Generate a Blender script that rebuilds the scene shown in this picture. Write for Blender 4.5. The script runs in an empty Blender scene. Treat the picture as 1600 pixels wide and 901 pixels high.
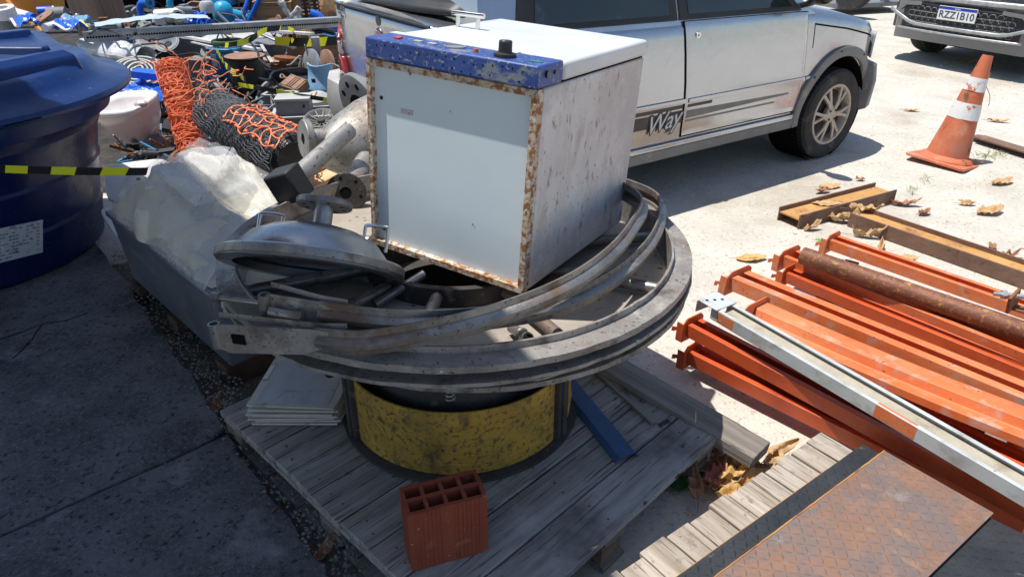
import bpy, bmesh, math, random
from mathutils import Vector, Matrix, noise
random.seed(11)
R = math.radians
scene = bpy.context.scene
col = scene.collection

# ---------------- camera, sky, sun, exposure ----------------
CAM_H, PITCH, FPX = 1.5, R(28.4), 1110.0
cd = bpy.data.cameras.new('camera'); cam = bpy.data.objects.new('camera', cd); col.objects.link(cam)
cam.location = (0, 0, CAM_H); cam.rotation_euler = (R(90) - PITCH, 0, 0)
cd.sensor_width = 36; cd.lens = 36 * FPX / 1600; cd.clip_end = 500; cd.clip_start = .02
scene.camera = cam
w = bpy.data.worlds.new('World'); scene.world = w; w.use_nodes = True
nt = w.node_tree; nt.nodes.clear()
sky = nt.nodes.new('ShaderNodeTexSky'); sky.sky_type = 'NISHITA'; sky.sun_disc = False
SUNV = Vector((-.29, .05, 1)).normalized()
sky.sun_elevation = math.asin(SUNV.z); sky.sun_rotation = R(-90)
sky.air_density = 1.0; sky.dust_density = .6
bg = nt.nodes.new('ShaderNodeBackground'); bg.inputs[1].default_value = .13
wo = nt.nodes.new('ShaderNodeOutputWorld')
nt.links.new(sky.outputs[0], bg.inputs[0]); nt.links.new(bg.outputs[0], wo.inputs[0])
sl = bpy.data.lights.new('sun', 'SUN'); sl.energy = 5.0; sl.angle = R(.5); sl.color = (1, .965, .9)
so = bpy.data.objects.new('sun', sl); col.objects.link(so)
so.rotation_euler = SUNV.to_track_quat('Z', 'Y').to_euler(); so.location = (-3, 0, 12)
scene.view_settings.view_transform = 'Standard'; scene.view_settings.look = 'None'
scene.view_settings.exposure = 0.18; scene.view_settings.gamma = 1

# ---------------- helpers ----------------
sP, cP = math.sin(PITCH), math.cos(PITCH)
def P(px, py, z=0.0):
    "world point at height z seen at pixel (px,py) of the 1600 px photograph"
    x = (px - 800) / FPX; u = -(py - 450.5) / FPX
    t = (z - CAM_H) / (-sP + u * cP)
    return Vector((x * t, (cP + u * sP) * t, z))
def PY(px, py, Y):
    x = (px - 800) / FPX; u = -(py - 450.5) / FPX
    t = Y / (cP + u * sP)
    return Vector((x * t, Y, CAM_H + (-sP + u * cP) * t))
def ppm(p):
    "pixels per metre at a world point"
    return FPX / (p.y * cP - (p.z - CAM_H) * sP)
def look_down(p):  # unit vector from the point to the camera
    return (Vector((0, 0, CAM_H)) - p).normalized()

def tag(o, label, cat, group=None, kind=None):
    if label: o['label'] = label
    if cat: o['category'] = cat
    if group: o['group'] = group
    if kind: o['kind'] = kind
    return o
def thing(name, label, cat, loc=(0, 0, 0), rz=0, rx=0, ry=0, group=None, M=None):
    o = bpy.data.objects.new(name, None); col.objects.link(o); o.empty_display_size = .1
    if M is None:
        M = Matrix.Translation(loc) @ Matrix.Rotation(rz, 4, 'Z') @ Matrix.Rotation(rx, 4, 'X') @ Matrix.Rotation(ry, 4, 'Y')
    o.matrix_world = M
    XF[o.name] = M.copy()
    tag(o, label, cat, group)
    return o
XF = {}
def xf(o): return Matrix.Identity(4) if o is None else (XF[o.name] if o.name in XF else xf(o.parent))

class B:
    "collects shapes and links them as one mesh object"
    def __init__(s, M=None): s.v = []; s.f = []; s.M = M
    def add(s, vs, fs):
        n = len(s.v)
        s.v += [Vector(v) if s.M is None else s.M @ Vector(v) for v in vs]
        s.f += [tuple(i + n for i in f) for f in fs]
        return s
    def box(s, c, d, rz=0, rx=0, ry=0):
        m = Matrix.Translation(c) @ Matrix.Rotation(rz, 4, 'Z') @ Matrix.Rotation(rx, 4, 'X') @ Matrix.Rotation(ry, 4, 'Y')
        x, y, z = d[0] / 2, d[1] / 2, d[2] / 2
        vs = [m @ Vector(p) for p in [(-x,-y,-z),(x,-y,-z),(x,y,-z),(-x,y,-z),(-x,-y,z),(x,-y,z),(x,y,z),(-x,y,z)]]
        return s.add(vs, [(0,3,2,1),(4,5,6,7),(0,1,5,4),(1,2,6,5),(2,3,7,6),(3,0,4,7)])
    def bb(s, a, b):
        return s.box([(a[i] + b[i]) / 2 for i in range(3)], [abs(b[i] - a[i]) for i in range(3)])
    def lathe(s, prof, o=(0, 0, 0), ax=(0, 0, 1), n=28, closed=False, a0=0, a1=2 * math.pi, up=None):
        "prof: (radius, height) pairs turned about ax"
        ax = Vector(ax).normalized(); o = Vector(o)
        e1 = ax.orthogonal().normalized() if up is None else (Vector(up) - ax * Vector(up).dot(ax)).normalized()
        e2 = ax.cross(e1)
        full = abs(a1 - a0 - 2 * math.pi) < 1e-6
        m = n if full else n + 1
        vs = []
        for i in range(m):
            a = a0 + (a1 - a0) * i / n
            d = e1 * math.cos(a) + e2 * math.sin(a)
            for (r, h) in prof: vs.append(o + d * r + ax * h)
        k = len(prof); fs = []
        for i in range(n):
            j = (i + 1) % m
            for q in range(k - 1 if not closed else k):
                q2 = (q + 1) % k
                fs.append((i * k + q, j * k + q, j * k + q2, i * k + q2))
        if not full:
            if closed or True:
                fs.append(tuple(range(k - 1, -1, -1))); fs.append(tuple(n * k + q for q in range(k)))
        return s.add(vs, fs)
    def cyl(s, p0, p1, r0, r1=None, n=20):
        p0, p1 = Vector(p0), Vector(p1); r1 = r0 if r1 is None else r1
        L = (p1 - p0).length
        return s.lathe([(0, 0), (r0, 0), (r1, L), (0, L)], p0, p1 - p0, n)
    def sweep(s, path, sec, up=(0, 0, 1), closed=False, caps=True, scl=None):
        "sec: 2d polygon (side, up) swept along path"
        path = [Vector(p) for p in path]; N = len(path); k = len(sec); vs = []; fs = []
        for i, p in enumerate(path):
            a = path[(i - 1) % N] if (closed or i > 0) else p
            b = path[(i + 1) % N] if (closed or i < N - 1) else p
            t = (b - a).normalized()
            u = Vector(up if not callable(up) else up(i)); u = (u - t * u.dot(t))
            if u.length < 1e-5: u = t.orthogonal()
            u.normalize(); sd = t.cross(u)
            q = 1 if scl is None else scl(i / max(1, N - 1))
            for (x, y) in sec: vs.append(p + sd * x * q + u * y * q)
        for i in range(N if closed else N - 1):
            j = (i + 1) % N
            for q in range(k):
                q2 = (q + 1) % k
                fs.append((i * k + q, i * k + q2, j * k + q2, j * k + q))
        if caps and not closed:
            fs.append(tuple(range(k - 1, -1, -1))); fs.append(tuple((N - 1) * k + q for q in range(k)))
        return s.add(vs, fs)
    def tube(s, path, r, n=8, closed=False, scl=None, up=(0, 0, 1)):
        return s.sweep(path, [(r * math.cos(2 * math.pi * i / n), r * math.sin(2 * math.pi * i / n)) for i in range(n)], closed=closed, scl=scl, up=up)
    def prism(s, poly, h, M=None):
        "poly (x,y) extruded 0..h in z"
        M = M or Matrix.Identity(4); k = len(poly)
        vs = [M @ Vector((x, y, 0)) for x, y in poly] + [M @ Vector((x, y, h)) for x, y in poly]
        return s.add(vs, [tuple(range(k - 1, -1, -1)), tuple(range(k, 2 * k))] + [(i, (i + 1) % k, k + (i + 1) % k, k + i) for i in range(k)])
    def grid(s, fn, nu, nv, closed_u=False):
        vs = [fn(i / nu, j / nv) for i in range(nu + (0 if closed_u else 1)) for j in range(nv + 1)]
        fs = []
        m = nu if closed_u else nu + 1
        for i in range(nu):
            for j in range(nv):
                a = i * (nv + 1) + j; b = ((i + 1) % m) * (nv + 1) + j
                fs.append((a, b, b + 1, a + 1))
        return s.add(vs, fs)
    def sphere(s, c, r, n=14, sq=(1, 1, 1)):
        return s.grid(lambda u, v: Vector(c) + Vector((math.cos(2*math.pi*u)*math.sin(math.pi*(.001+v*.998))*r*sq[0], math.sin(2*math.pi*u)*math.sin(math.pi*(.001+v*.998))*r*sq[1], -math.cos(math.pi*v)*r*sq[2])), n, n // 2 + 2, True)
    def done(s, name, m, parent=None, world=False, bev=0, sm=35, label=None, jit=0, solid=0, seg=2):
        me = bpy.data.meshes.new(name)
        vs = s.v
        if world and parent: inv = xf(parent).inverted(); vs = [inv @ v for v in vs]
        if jit:
            vs = [v + Vector(noise.noise_vector(v * 23)) * jit for v in vs]
        me.from_pydata([tuple(v) for v in vs], [], s.f)
        bm = bmesh.new(); bm.from_mesh(me)
        bmesh.ops.remove_doubles(bm, verts=bm.verts, dist=1e-5)
        bmesh.ops.recalc_face_normals(bm, faces=bm.faces)
        bm.to_mesh(me); bm.free()
        me.polygons.foreach_set('use_smooth', [True] * len(me.polygons))
        me.set_sharp_from_angle(angle=R(sm))
        me.materials.append(m)
        o = bpy.data.objects.new(name, me); col.objects.link(o)
        if parent: o.parent = parent
        if label: o['label'] = label
        if solid:
            md = o.modifiers.new('solid', 'SOLIDIFY'); md.thickness = solid; md.offset = 0
        if bev:
            md = o.modifiers.new('bevel', 'BEVEL'); md.width = bev; md.segments = seg; md.limit_method = 'ANGLE'; md.angle_limit = R(40)
            md.harden_normals = False
        return o

def rect(w, h, r=0):
    if not r: return [(-w/2,-h/2),(w/2,-h/2),(w/2,h/2),(-w/2,h/2)]
    out = []
    for cx, cy, a0 in ((w/2-r,h/2-r,0),(-w/2+r,h/2-r,90),(-w/2+r,-h/2+r,180),(w/2-r,-h/2+r,270)):
        for k in range(4): a = R(a0 + 30 * k); out.append((cx + r * math.cos(a), cy + r * math.sin(a)))
    return out
def basis(o, x, z=None):
    "frame with origin o, x axis along x, z roughly up"
    x = Vector(x).normalized(); z = Vector(z or (0, 0, 1)); y = z.cross(x).normalized(); z = x.cross(y)
    M = Matrix.Identity(4)
    for i, v in enumerate((x, y, z)):
        for j in range(3): M[j][i] = v[j]
    for j in range(3): M[j][3] = o[j]
    return M
def spline(pts, n=8, closed=False):
    pts = [Vector(p) for p in pts]; out = []; N = len(pts)
    for i in range(N if closed else N - 1):
        g = lambda k: pts[k % N] if closed else pts[max(0, min(N - 1, k))]
        p0, p1, p2, p3 = g(i-1), g(i), g(i+1), g(i+2)
        for k in range(n):
            t = k / n
            out.append(.5 * ((2*p1) + (p2-p0)*t + (2*p0-5*p1+4*p2-p3)*t*t + (3*p1-p0-3*p2+p3)*t**3))
    if not closed: out.append(pts[-1])
    return out
def copy_tree(o, parent=None):
    c = o.copy(); col.objects.link(c)
    if parent: c.parent = parent
    for ch in list(o.children): copy_tree(ch, c)
    return c
def text(name, s, size, m, M, parent=None, depth=.0006, shear=0, offset=0, ax='CENTER', world=False, space=1):
    cu = bpy.data.curves.new(name, 'FONT'); cu.body = s; cu.size = size; cu.extrude = depth; cu.shear = shear
    cu.offset = offset; cu.align_x = ax; cu.align_y = 'CENTER'; cu.space_character = space; cu.resolution_u = 3
    t = bpy.data.objects.new(name, cu); col.objects.link(t)
    dg = bpy.context.evaluated_depsgraph_get(); dg.update()
    me = bpy.data.meshes.new_from_object(t.evaluated_get(dg))
    bpy.data.objects.remove(t)
    if world and parent: M = xf(parent).inverted() @ M
    me.transform(M); me.materials.clear(); me.materials.append(m)
    o = bpy.data.objects.new(name, me); col.objects.link(o)
    if parent: o.parent = parent
    return o

# ---------------- materials ----------------
def mat(name, c1, c2=None, sc=5, mix=(.35, .65), rough=.6, metal=0, layers=(), bumps=((60, .15),), coat=0, alpha=1, spec=.5,
        stretch=(1, 1, 1), det=6, rvar=.1, trans=0, emit=None):
    """layers: (colour, noise scale, lo, hi, rough, metal, stretch, kind)  bumps: (scale, strength, stretch, kind)"""
    m = bpy.data.materials.new(name); m.use_nodes = True; n = m.node_tree.nodes; l = m.node_tree.links
    p = n['Principled BSDF']; tc = n.new('ShaderNodeTexCoord')
    oi = n.new('ShaderNodeObjectInfo')
    add = n.new('ShaderNodeVectorMath'); add.operation = 'ADD'
    ml = n.new('ShaderNodeMath'); ml.operation = 'MULTIPLY'; ml.inputs[1].default_value = 37
    l.new(oi.outputs['Random'], ml.inputs[0]); l.new(tc.outputs['Object'], add.inputs[0]); l.new(ml.outputs[0], add.inputs[1])
    def tex(scale, st=(1, 1, 1), kind='N', detail=det, seed=0):
        mp = n.new('ShaderNodeMapping'); l.new(add.outputs[0], mp.inputs[0]); mp.inputs['Scale'].default_value = st
        mp.inputs['Location'].default_value = (seed * 3.1, seed * 1.7, seed * 2.3)
        if kind == 'V':
            t = n.new('ShaderNodeTexVoronoi'); t.inputs['Scale'].default_value = scale; l.new(mp.outputs[0], t.inputs[0]); return t.outputs['Distance']
        if kind == 'E':
            t = n.new('ShaderNodeTexVoronoi'); t.feature = 'DISTANCE_TO_EDGE'; t.inputs['Scale'].default_value = scale; l.new(mp.outputs[0], t.inputs[0]); return t.outputs['Distance']
        if kind == 'W':
            t = n.new('ShaderNodeTexWave'); t.inputs['Scale'].default_value = scale; t.inputs['Distortion'].default_value = 3; t.inputs['Detail'].default_value = 3; l.new(mp.outputs[0], t.inputs[0]); return t.outputs['Fac']
        t = n.new('ShaderNodeTexNoise'); t.inputs['Scale'].default_value = scale; t.inputs['Detail'].default_value = detail
        t.inputs['Roughness'].default_value = .62
        l.new(mp.outputs[0], t.inputs[0]); return t.outputs['Fac']
    def rng(src, lo, hi, a=0, b=1):
        r = n.new('ShaderNodeMapRange'); r.inputs[1].default_value = lo; r.inputs[2].default_value = hi
        r.inputs[3].default_value = a; r.inputs[4].default_value = b; l.new(src, r.inputs[0]); return r.outputs[0]
    def mixc(f, a, b):
        x = n.new('ShaderNodeMix'); x.data_type = 'RGBA'; l.new(f, x.inputs[0])
        for s_, v in ((6, a), (7, b)):
            if isinstance(v, tuple): x.inputs[s_].default_value = (*v, 1)
            else: l.new(v, x.inputs[s_])
        return x.outputs[2]
    def mixf(f, a, b):
        x = n.new('ShaderNodeMix'); l.new(f, x.inputs[0])
        for s_, v in ((2, a), (3, b)):
            if isinstance(v, (int, float)): x.inputs[s_].default_value = v
            else: l.new(v, x.inputs[s_])
        return x.outputs[0]
    c = tuple(c1); ro = rng(tex(7, seed=9), .3, .7, max(0, rough - rvar), min(1, rough + rvar)); me_ = metal
    if c2: c = mixc(rng(tex(sc, stretch), *mix), tuple(c1), tuple(c2))
    for i, L in enumerate(layers):
        L = list(L) + [None] * (8 - len(L)); cc, scl, lo, hi, lr, lm, st, kd = L
        f = rng(tex(scl, st or (1, 1, 1), kd or 'N', seed=i + 1), lo, hi)
        c = mixc(f, c, tuple(cc))
        if lr is not None: ro = mixf(f, ro, lr)
        if lm is not None: me_ = mixf(f, me_, lm)
    if isinstance(c, tuple): p.inputs['Base Color'].default_value = (*c, 1)
    else: l.new(c, p.inputs['Base Color'])
    l.new(ro, p.inputs['Roughness'])
    if isinstance(me_, (int, float)): p.inputs['Metallic'].default_value = me_
    else: l.new(me_, p.inputs['Metallic'])
    prev = None
    for i, bp in enumerate(bumps):
        bp = list(bp) + [None] * (4 - len(bp)); scl, stg, st, kd = bp
        b = n.new('ShaderNodeBump'); b.inputs['Strength'].default_value = stg; b.inputs['Distance'].default_value = .35 / scl
        l.new(tex(scl, st or (1, 1, 1), kd or 'N', 4, seed=i + 4), b.inputs['Height'])
        if prev: l.new(prev, b.inputs['Normal'])
        prev = b.outputs[0]
    if prev: l.new(prev, p.inputs['Normal'])
    p.inputs['Coat Weight'].default_value = coat; p.inputs['Coat Roughness'].default_value = .04
    p.inputs['Specular IOR Level'].default_value = spec
    p.inputs['Alpha'].default_value = alpha
    p.inputs['Transmission Weight'].default_value = trans
    if emit: p.inputs['Emission Color'].default_value = (*emit, 1); p.inputs['Emission Strength'].default_value = 1
    return m

RUST = (.17, .06, .022); RUST2 = (.09, .035, .018); ORUST = (.42, .19, .05)
DIRT = (.16, .12, .085)
M = {}
M['ground'] = mat('limestone', (.49, .455, .395), (.585, .55, .485), 3, rough=.95, rvar=.03, spec=.15, det=9,
    layers=[((.38, .33, .26), 1.1, .5, .72), ((.33, .29, .235), 38, .56, .68), ((.70, .66, .58), 55, .60, .70), ((.3, .25, .19), 160, .6, .7)],
    bumps=((9, .35), (45, .5), (140, .5), (60, .3, None, 'V')))
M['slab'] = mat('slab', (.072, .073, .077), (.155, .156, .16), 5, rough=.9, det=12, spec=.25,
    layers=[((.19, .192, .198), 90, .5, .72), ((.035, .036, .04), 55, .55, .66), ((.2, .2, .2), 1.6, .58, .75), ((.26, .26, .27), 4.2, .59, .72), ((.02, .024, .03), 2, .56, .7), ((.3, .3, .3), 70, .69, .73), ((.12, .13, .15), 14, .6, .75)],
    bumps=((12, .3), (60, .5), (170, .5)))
M['soil'] = mat('soil', (.09, .075, .06), (.17, .15, .125), 22, rough=.95, layers=[((.35, .33, .3), 60, .58, .64)], bumps=((25, .7), (80, .7)))
WB = ((90, .35, (.12, 1, 1)), (240, .25, (.1, 1, 1)))
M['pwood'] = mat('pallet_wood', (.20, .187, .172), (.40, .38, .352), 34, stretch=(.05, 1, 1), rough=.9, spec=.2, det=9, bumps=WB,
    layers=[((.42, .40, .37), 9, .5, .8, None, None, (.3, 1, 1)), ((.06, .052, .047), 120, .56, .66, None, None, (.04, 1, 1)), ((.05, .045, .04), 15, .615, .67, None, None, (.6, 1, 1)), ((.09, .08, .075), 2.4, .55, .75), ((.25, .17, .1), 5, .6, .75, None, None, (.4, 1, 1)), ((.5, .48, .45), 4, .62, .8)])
M['pwood2'] = mat('pale_pallet_wood', (.26, .21, .165), (.50, .435, .36), 34, stretch=(.05, 1, 1), rough=.9, spec=.2, det=9, bumps=WB,
    layers=[((.42, .38, .33), 7, .45, .75), ((.12, .09, .07), 130, .56, .66, None, None, (.04, 1, 1)), ((.07, .06, .05), 19, .655, .69), ((.42, .25, .12), 4, .6, .72, None, None, (.3, 1, 1)), ((.2, .17, .14), 30, .58, .7)])  # paler, browner than the wood of the first pallet
M['timber'] = mat('old_timber', (.15, .125, .105), (.33, .29, .25), 20, stretch=(.06, 1, 1), rough=.95, spec=.15, det=10,
    layers=[((.03, .025, .02), 40, .6, .66, None, None, (.05, 1, 1)), ((.08, .06, .05), 9, .6, .68, None, None, (.3, 1, 1))], bumps=((70, .8, (.06, 1, 1)), (200, .3)))
M['rawwood'] = mat('raw_wood', (.55, .36, .18), (.68, .48, .27), 20, stretch=(.1, 1, 1), rough=.7, bumps=WB)
M['cratewood'] = mat('crate_wood', (.30, .17, .08), (.48, .29, .14), 14, stretch=(.1, 1, 1), rough=.8, bumps=WB, layers=[((.12, .07, .04), 50, .6, .66, None, None, (.06, 1, 1))])
M['boardwood'] = mat('brown_board', (.25, .165, .115), (.36, .25, .18), 24, stretch=(1, 1, .05), rough=.75, bumps=((80, .2, (1, 1, .06)),), layers=[((.16, .1, .07), 60, .6, .68, None, None, (1, 1, .04))])
M['white'] = mat('oven_enamel', (.55, .57, .58), (.64, .65, .65), 3, rough=.42, spec=.4, bumps=((170, .12), (40, .04)),
    layers=[((.30, .22, .13), 9, .69, .76, .8), ((.35, .27, .18), 40, .70, .73, .8), ((.50, .45, .38), 2, .6, .8)])
M['panel'] = mat('pale_blue_panel', (.66, .74, .77), (.70, .77, .80), 4, rough=.45, spec=.4, bumps=((150, .1),),
    layers=[((.36, .34, .27), 7, .69, .74, .8, None, (1.6, 1, .5)), ((.1, .09, .07), 23, .715, .735, .8)])
M['side'] = mat('dirty_white_side', (.70, .655, .635), (.60, .55, .53), 6, rough=.6, spec=.3, det=10, bumps=((60, .25), (200, .2)),
    layers=[((.46, .39, .34), 10, .54, .74, .85, None, (1, 1, .45)), ((.52, .46, .42), 2.2, .52, .75, .8), ((.54, .48, .44), 5, .5, .75, .8, None, (1, 1, .5)), ((.33, .26, .21), 30, .58, .68, .85, None, (1, 1, .5)), ((.26, .2, .16), 90, .6, .68, .9, None, (1, .8, .5)), ((.5, .47, .45), 3, .5, .6), ((.66, .66, .66), 11, .62, .72, .5)])
M['rustyframe'] = mat('rusty_frame', (.62, .56, .48), (.50, .38, .26), 22, rough=.8, mix=(.42, .58), det=10, bumps=((70, .5), (200, .4)),
    layers=[((.30, .12, .04), 60, .47, .56, .9), ((.10, .045, .02), 55, .60, .68, .9), ((.52, .27, .09), 45, .64, .7, .9)])
M['bluepaint'] = mat('chipped_blue_paint', (.02, .05, .21), (.035, .085, .31), 8, rough=.5, det=9, bumps=((90, .2),),
    layers=[((.20, .22, .25), 26, .56, .64, .6, None, (.5, 1, 1)), ((.28, .28, .28), 90, .59, .64, .6), ((.015, .02, .05), 33, .63, .68), ((.3, .27, .22), 60, .655, .68, .7)])
M['tank'] = mat('tank_plastic', (.003, .010, .058), (.004, .014, .075), 3, rough=.3, bumps=((6, .05), (160, .05)), spec=.35, layers=[((.02, .03, .06), 5, .62, .9, .6)])
M['lid'] = mat('tank_lid_plastic', (.002, .018, .095), (.003, .026, .13), 2.5, rough=.38, bumps=((5, .04), (140, .06)), spec=.4, layers=[((.02, .06, .16), 6, .6, .85, .6), ((.2, .22, .24), 30, .7, .74, .8)])
M['steel'] = mat('weathered_steel', (.22, .205, .19), (.36, .345, .325), 9, rough=.42, metal=.75, det=9, bumps=((40, .15), (150, .15)),
    layers=[((.16, .10, .07), 5, .53, .64, .75, .2), ((.06, .05, .045), 90, .60, .67, .8, 0), ((.10, .08, .07), 16, .56, .74, .8, .2), ((.42, .38, .33), 8, .6, .75, .6, .3)])
M['ring'] = mat('dirty_ring_steel', (.27, .245, .22), (.38, .355, .33), 8, rough=.55, metal=.45, det=9, bumps=((50, .25), (150, .2)),
    layers=[((.15, .105, .08), 4, .48, .7, .85, .1), ((.09, .07, .06), 13, .52, .72, .9, .1), ((.48, .45, .40), 11, .6, .8, .8, 0), ((.06, .045, .04), 110, .59, .66, .9, 0), ((.5, .48, .45), 150, .66, .7, .9, 0), ((.62, .6, .56), 26, .685, .70, .8, 0)])
M['inox'] = mat('stainless', (.40, .40, .41), (.5, .49, .48), 6, rough=.3, metal=.95, det=6, bumps=((30, .05), (200, .05)),
    layers=[((.22, .2, .17), 4, .52, .7, .5, .7), ((.2, .12, .08), 24, .66, .72, .7, .1)])
M['vessel'] = mat('galled_stainless', (.30, .285, .265), (.42, .40, .37), 7, rough=.5, metal=.65, det=9, bumps=((30, .12), (120, .1)),
    layers=[((.2, .14, .10), 5, .48, .66, .7, .2), ((.12, .10, .085), 13, .56, .68, .7, .3), ((.07, .055, .045), 70, .58, .66, .8, 0)])
M['chrome'] = mat('chrome', (.7, .7, .7), rough=.14, metal=1, bumps=(), rvar=.05)
M['rust'] = mat('rust', RUST, (.28, .11, .045), 14, rough=.85, det=9, bumps=((50, .5), (160, .4)), layers=[(RUST2, 20, .55, .68), (ORUST, 40, .64, .72)])
M['hbeam'] = mat('rusty_beam', (.15, .085, .06), (.23, .13, .085), 8, rough=.75, det=9, bumps=((50, .3), (160, .3)), layers=[((.3, .2, .15), 12, .58, .7), (RUST2, 30, .58, .7)])
M['hweb'] = mat('orange_rust_web', (.42, .22, .075), (.54, .30, .10), 5, rough=.85, det=9, bumps=((50, .3),), layers=[((.24, .09, .05), 2.2, .56, .64), ((.16, .07, .04), 30, .6, .7)])
M['rpipe'] = mat('rusty_pipe', (.15, .055, .03), (.22, .08, .04), 7, rough=.6, det=9, metal=.15, bumps=((60, .5), (160, .4)), layers=[((.42, .2, .06), 60, .54, .66, .9), ((.5, .3, .1), 22, .6, .7, .9), ((.05, .025, .02), 34, .6, .7), ((.4, .34, .3), 70, .69, .72, .4)])
M['orange'] = mat('orange_paint', (.62, .125, .03), (.70, .18, .055), 3, rough=.5, det=8, bumps=((40, .06), (150, .08)), layers=[((.55, .09, .03), 4, .55, .75), ((.68, .28, .12), 3, .46, .8, .7), ((.5, .33, .25), 11, .56, .72, .8), ((.42, .19, .11), 26, .54, .7, .8), ((.16, .09, .06), 60, .635, .67, .8), ((.2, .13, .1), 18, .66, .70, .8, None, (.4, 1, 1)), ((.10, .06, .05), 8, .72, .76, .8)])
M['shade_orange'] = mat('shaded_orange_paint', (.50, .075, .018), (.58, .10, .025), 3, rough=.45, det=8, bumps=((40, .06),), layers=[((.30, .03, .012), 4, .55, .75), ((.1, .04, .03), 22, .67, .72, .8)])  # orange darkened in the colour to stand in for shade low in the pile
M['greybeam'] = mat('grey_paint', (.42, .44, .44), (.52, .54, .54), 4, rough=.5, det=8, bumps=((60, .1),), layers=[((.30, .28, .24), 12, .52, .7, .8), ((.6, .13, .04), 9, .66, .68, .6), ((.2, .15, .1), 36, .67, .7, .8)])
M['sand'] = mat('sandy_deposit', (.36, .32, .25), (.45, .41, .33), 14, rough=.95, det=9, bumps=((80, .4),), layers=[((.26, .22, .16), 9, .58, .7)])
M['brick'] = mat('terracotta', (.27, .062, .034), (.33, .085, .045), 6, rough=.9, det=8, spec=.2, bumps=((70, .2), (200, .2)), layers=[((.42, .24, .18), 12, .58, .74), ((.45, .36, .3), 60, .64, .7), ((.2, .05, .035), 8, .62, .72)])
M['yellow'] = mat('worn_yellow_paint', (.42, .235, .025), (.54, .33, .05), 6, rough=.75, det=10, bumps=((50, .5), (160, .5)),
    layers=[((.22, .15, .045), 7, .46, .75, .9), ((.15, .10, .035), 70, .52, .62, .9), ((.10, .07, .03), 14, .56, .68, .9), ((.04, .03, .022), 9, .66, .70, .9), ((.30, .2, .04), 90, .58, .66), ((.06, .045, .03), 50, .63, .68, .9)])
M['blackpaint'] = mat('grimy_black', (.028, .024, .022), (.06, .052, .048), 12, rough=.8, det=9, bumps=((50, .4), (160, .3)), layers=[((.16, .13, .11), 20, .6, .7)])
M['black'] = mat('black_plastic', (.012, .012, .013), (.02, .02, .02), 12, rough=.5, bumps=((120, .1),))
M['blackgloss'] = mat('black_gloss', (.01, .01, .01), rough=.2, bumps=())
M['dark'] = mat('dark_gap', (.006, .006, .006), rough=.9, bumps=(), spec=.1)
M['trim'] = mat('grey_trim_plastic', (.15, .15, .15), (.19, .185, .18), 9, rough=.6, bumps=((150, .15),), layers=[((.33, .29, .23), 10, .58, .8, .9)])
M['carpaint'] = mat('silver_car_paint', (.44, .46, .50), (.47, .49, .53), 2, rough=.24, metal=.88, coat=.6, det=4, bumps=((1.3, .05),), rvar=.03, layers=[((.42, .39, .35), 3, .6, .95, .45, .5), ((.4, .36, .3), 60, .69, .74, .8, 0)])
M['carpaint2'] = mat('graphite_car_paint', (.12, .125, .14), rough=.3, metal=.6, coat=1, bumps=(), rvar=.05)
M['glass'] = mat('dark_window_glass', (.012, .02, .02), (.02, .03, .028), 3, rough=.05, rvar=.02, spec=.9, bumps=(), layers=[((.10, .09, .075), 6, .62, .9, .5)])
M['tyre'] = mat('tyre_rubber', (.022, .021, .021), (.035, .033, .031), 10, rough=.85, bumps=((90, .2),), layers=[((.19, .165, .13), 8, .55, .75, .95)])
M['alloy'] = mat('dusty_alloy', (.42, .36, .29), (.5, .44, .37), 9, rough=.55, metal=.35, bumps=((120, .1),), layers=[((.3, .25, .2), 22, .56, .7, .8)])
M['tail_red'] = mat('tail_lamp_red', (.34, .02, .02), rough=.15, coat=1, bumps=((60, .1, None, 'V'),))
M['lamp_lens'] = mat('lamp_lens', (.42, .44, .47), rough=.12, coat=1, bumps=())
M['tail_clear'] = mat('tail_lamp_clear', (.20, .14, .15), rough=.15, coat=1, bumps=((70, .4, None, 'V'),))
M['decal_dark'] = mat('decal_dark', (.03, .03, .035), (.05, .045, .05), 8, rough=.5, bumps=(), layers=[((.35, .31, .26), 12, .64, .74)])
M['decal_light'] = mat('decal_light', (.52, .53, .54), rough=.45, bumps=())
M['decal_blue'] = mat('decal_blue', (.08, .3, .55), rough=.45, bumps=())
M['decal_red'] = mat('decal_red', (.3, .02, .02), rough=.3, bumps=(), coat=.5)
M['conepaint'] = mat('cone_orange', (.50, .115, .045), (.58, .17, .08), 8, rough=.7, det=8, bumps=((60, .2),), layers=[((.62, .33, .22), 7, .55, .75), ((.16, .08, .05), 16, .57, .68, .9, None, (1, 1, .5)), ((.3, .2, .16), 5, .55, .75)])
M['conewhite'] = mat('cone_white', (.68, .67, .65), (.75, .74, .72), 8, rough=.6, bumps=((60, .1),), layers=[((.52, .14, .06), 9, .57, .60), ((.3, .27, .24), 25, .6, .7)])
M['tread_rust'] = mat('rusty_tread_plate', (.26, .155, .11), (.20, .155, .14), 9, rough=.55, metal=.3, det=9, bumps=((90, .2),), mix=(.42, .58),
    layers=[((.26, .14, .095), 26, .5, .75, .85, 0), ((.42, .21, .07), 5.5, .62, .72, .9, 0, (1, .45, 1)), ((.3, .27, .25), 14, .6, .75, .6, .2), ((.28, .12, .06), 60, .58, .66, .9, 0)])
M['tread_edge'] = mat('orange_rust_edge', (.34, .13, .05), (.5, .27, .07), 9, rough=.9, bumps=((90, .3),), layers=[((.2, .08, .04), 18, .55, .65)])
M['tread_black'] = mat('black_tread_plate', (.028, .03, .034), (.045, .048, .055), 9, rough=.5, metal=.3, det=8, bumps=((90, .2),), layers=[((.2, .19, .18), 18, .64, .74, .8, 0)])
M['tread_black_s'] = M['tread_black']
M['porcelain'] = mat('porcelain', (.80, .76, .75), (.82, .78, .77), 3, rough=.22, coat=.5, bumps=(), layers=[((.12, .08, .06), 10, .71, .73, .8)])
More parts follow.
